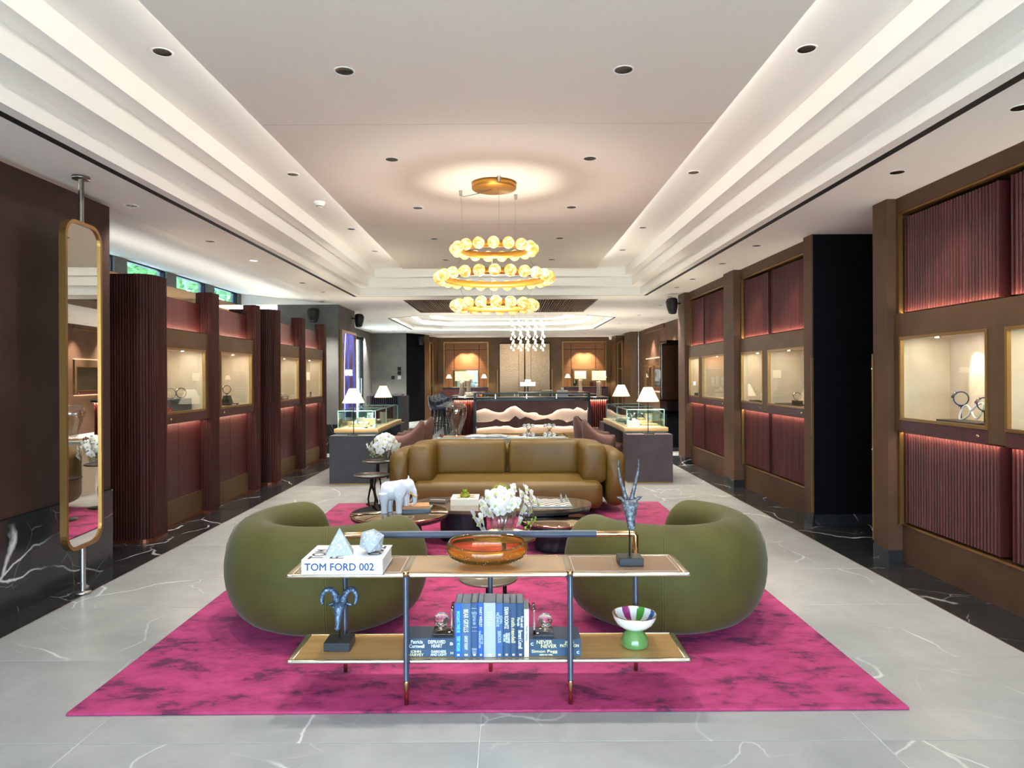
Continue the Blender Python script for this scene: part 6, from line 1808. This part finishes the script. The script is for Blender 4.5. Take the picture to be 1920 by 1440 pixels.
for k, (dx, y, a, b, h, mat, lab) in enumerate(((.10, 9.78, .12, .07, .03, palewood, 'low pale wood tray nearest the viewer in the right desk case'), (-.1, 9.95, .10, .10, .06, stonep, 'white stepped block in the right desk case'),
        (-.13, 10.55, .11, .12, .07, stonep, 'pale stone boulder block in the right desk case'), (.10, 10.1, .09, .06, .05, palewood, 'pale wood riser in the middle of the right desk case'),
        (.18, 10.6, .08, .08, .06, palewood, 'pale wood riser at the far right of the right desk case'))):
    prop('display_block', (xr + dx, y, DZ), [('block', MB().rbox(-a, a, -b, b, 0, h, .004 if k != 2 else .03, 2 if k != 2 else 4, k == 2), mat)], lab, 'block', gdr)
for k, (dx, y, z, lab) in enumerate(((.02, 10.1, .05, 'first ring on the middle riser of the right desk'), (.1, 10.1, .05, 'second ring on the middle riser of the right desk'), (.17, 10.1, .05, 'third ring on the middle riser of the right desk'))):
    prop('jewel_ring', (xr + dx, y, DZ + z), [('band', MB().tube([(.018 * math.cos(a), .0, .021 + .018 * math.sin(a)) for a in [2 * PI * q / 20 for q in range(20)]], .004, 6, False, True), brass)], lab, 'ring', 'rings in the right desk', R(20))
prop('framed_card', (xr + .2, 10.25, DZ), [('frame', MB().rbox(-.06, .06, -.01, .01, 0, .15, .003, 1, False), palewood), ('picture', MB().box(-.045, .045, -.0115, -.0105, .03, .13), M('white_card'))], 'small framed card leaning in the right desk case', 'frame', gdr, R(10))
for k, (dx, y, z, lab) in enumerate(((-.06, 10.4, .0, 'dark skeleton watch left in the right desk'), (.08, 10.6, .0, 'dark skeleton watch middle in the right desk'), (.2, 10.62, .06, 'dark skeleton watch on the far riser of the right desk'), (-.12, 9.95, .06, 'watch on the white block of the right desk'))):
    watch((xr + dx, y, DZ + z), lab, 'watches in the right desk', '#3a3a3c', '#a8a39a', .05 if z == 0 else 0, 1.1, R(-20 + 30 * k))

# ---------------------------------------------------------------- bits on the bar and back counters
for k, (x_, y_, c, h, lab) in enumerate(((-.66, 15.2, '#a8322a', .07, 'small red bottle on the bar top by the left lamp'), (-.58, 15.22, '#d98a2c', .09, 'small orange bottle on the bar top by the left lamp'), (-.50, 15.2, '#3f6a3a', .06, 'small green jar on the bar top by the left lamp'))):
    prop('bottle', (x_, y_, .985), [('glass_body', MB().lathe([(0, 0), (.022, 0), (.022, h * .6), (.009, h * .8), (.009, h), (0, h)], 14), M('bottle_' + c.strip('#'), c, .1, 0, coat=.5)),
         ('stopper', MB().lathe([(0, h), (.011, h), (.011, h + .012), (0, h + .012)], 10), brass)], lab, 'bottle', 'small bottles on the bar')
prop('card_terminal', (1.22, 15.25, .985), [('body', MB().rbox(-.12, .12, -.05, .05, 0, .14, .006, 2), M('pale_terminal', '#cfcac2', .4)), ('top', MB().rbox(-.03, .03, -.03, .03, .14, .2, .004, 1), M('white_card'))], 'white box with a small cap on the bar top at the right', 'box')
prop('display_stand', (.86, 15.25, .985), [('frame', MB().box(-.14, -.12, -.05, .05, 0, .15).box(.12, .14, -.05, .05, 0, .15).box(-.14, .14, -.05, .05, .13, .15), M('ivory_prop', '#e0d3b8', .5))], 'open ivory stand on the bar top', 'stand')
prop('silver_vase', (2.36, 24.0, 1.07), [('body', MB().lathe([(0, 0), (.04, 0), (.03, .02), (.075, .09), (.085, .14), (.05, .2), (.06, .23), (0, .23)], 20), M('old_silver', '#8d8378', .25, .8))], 'silver urn in the right back niche case', 'urn')
for k, (x_, c, lab) in enumerate(((2.58, '#c4451f', 'low orange box in the right back niche case'), (2.95, '#8a2a1e', 'dark red box in the right back niche case'), (3.08, '#c96a3a', 'orange perfume box in the right back niche case'))):
    prop('gift_box', (x_, 24.0, 1.07), [('box', MB().rbox(-.06, .06, -.05, .05, 0, .08 + .06 * (k == 1), .003, 1, False), M('box_' + c.strip('#'), c, .5)), ('lid', MB().rbox(-.063, .063, -.053, .053, .08 + .06 * (k == 1), .095 + .06 * (k == 1), .003, 1, False), M('box_' + c.strip('#')))], lab, 'box', 'gift boxes in the right back niche')
for k, x_ in enumerate((-1.72, -1.56, -1.38, -1.22)):
    prop('white_folder', (x_, 24.0, 1.07), [('board', MB().rbox(-.055, .055, -.02, .02, 0, .34 - .04 * (k % 2), .003, 1, False), M('white_card')), ('blue_edge', MB().box(.055, .065, -.02, .02, 0, .34 - .04 * (k % 2)), M('folder_blue', '#3a5a8a', .5))],
         'white panel, %s from the left in the left back niche case' % ('first', 'second', 'third', 'fourth')[k], 'panel', 'white panels in the left back niche')

# ================================================================ OUTSIDE
gnd = MB().box(-60, 60, -60, 60, -.4, -.13).build('ground', M('paving_outside', '#d2cec4', .9)); tag(gnd, 'pale paving outside the shop', 'ground', kind='structure')
leafm = M('tree_leaf', '#4f7a3a', .6, 0, c2='#88a860', scale=2); bark = M('tree_bark', '#4a3a2c', .9)
def tree(loc, h, r, lab, seed):
    rnd = random.Random(seed)
    t = thing('tree', lab, 'tree', loc, 0, 'trees outside the left windows')
    MB().tube([(0, 0, 0), (.05, .03, h * .35), (-.05, 0, h * .7), (0, 0, h * .9)], [.16, .13, .09, .04], 10).build('trunk', bark, t)
    m = MB()
    for k in range(4200):
        u = Vector((rnd.gauss(0, 1), rnd.gauss(0, 1), rnd.gauss(0, .8))).normalized() * (rnd.random() ** .35)
        p = Vector((u.x * r, u.y * r, h * .66 + u.z * h * .36))
        a = Vector((rnd.uniform(-1, 1), rnd.uniform(-1, 1), rnd.uniform(-1, 1))).normalized(); b_ = a.orthogonal().normalized(); s = rnd.uniform(.09, .17)
        m.add([p - a * s, p + b_ * s * .5, p + a * s, p - b_ * s * .5], [(0, 1, 2, 3)])
    o = m.build('foliage', leafm, t); o['kind'] = 'stuff'
tree((-8.6, 9.3, -.13), 6.5, 2.2, 'leafy tree outside opposite the first clerestory windows', 1)
tree((-9.2, 14.2, -.13), 7, 2.5, 'leafy tree outside opposite the middle clerestory windows', 2)
tree((-9.5, 19.6, -.13), 7, 2.4, 'leafy tree outside near the far left glass door', 3)
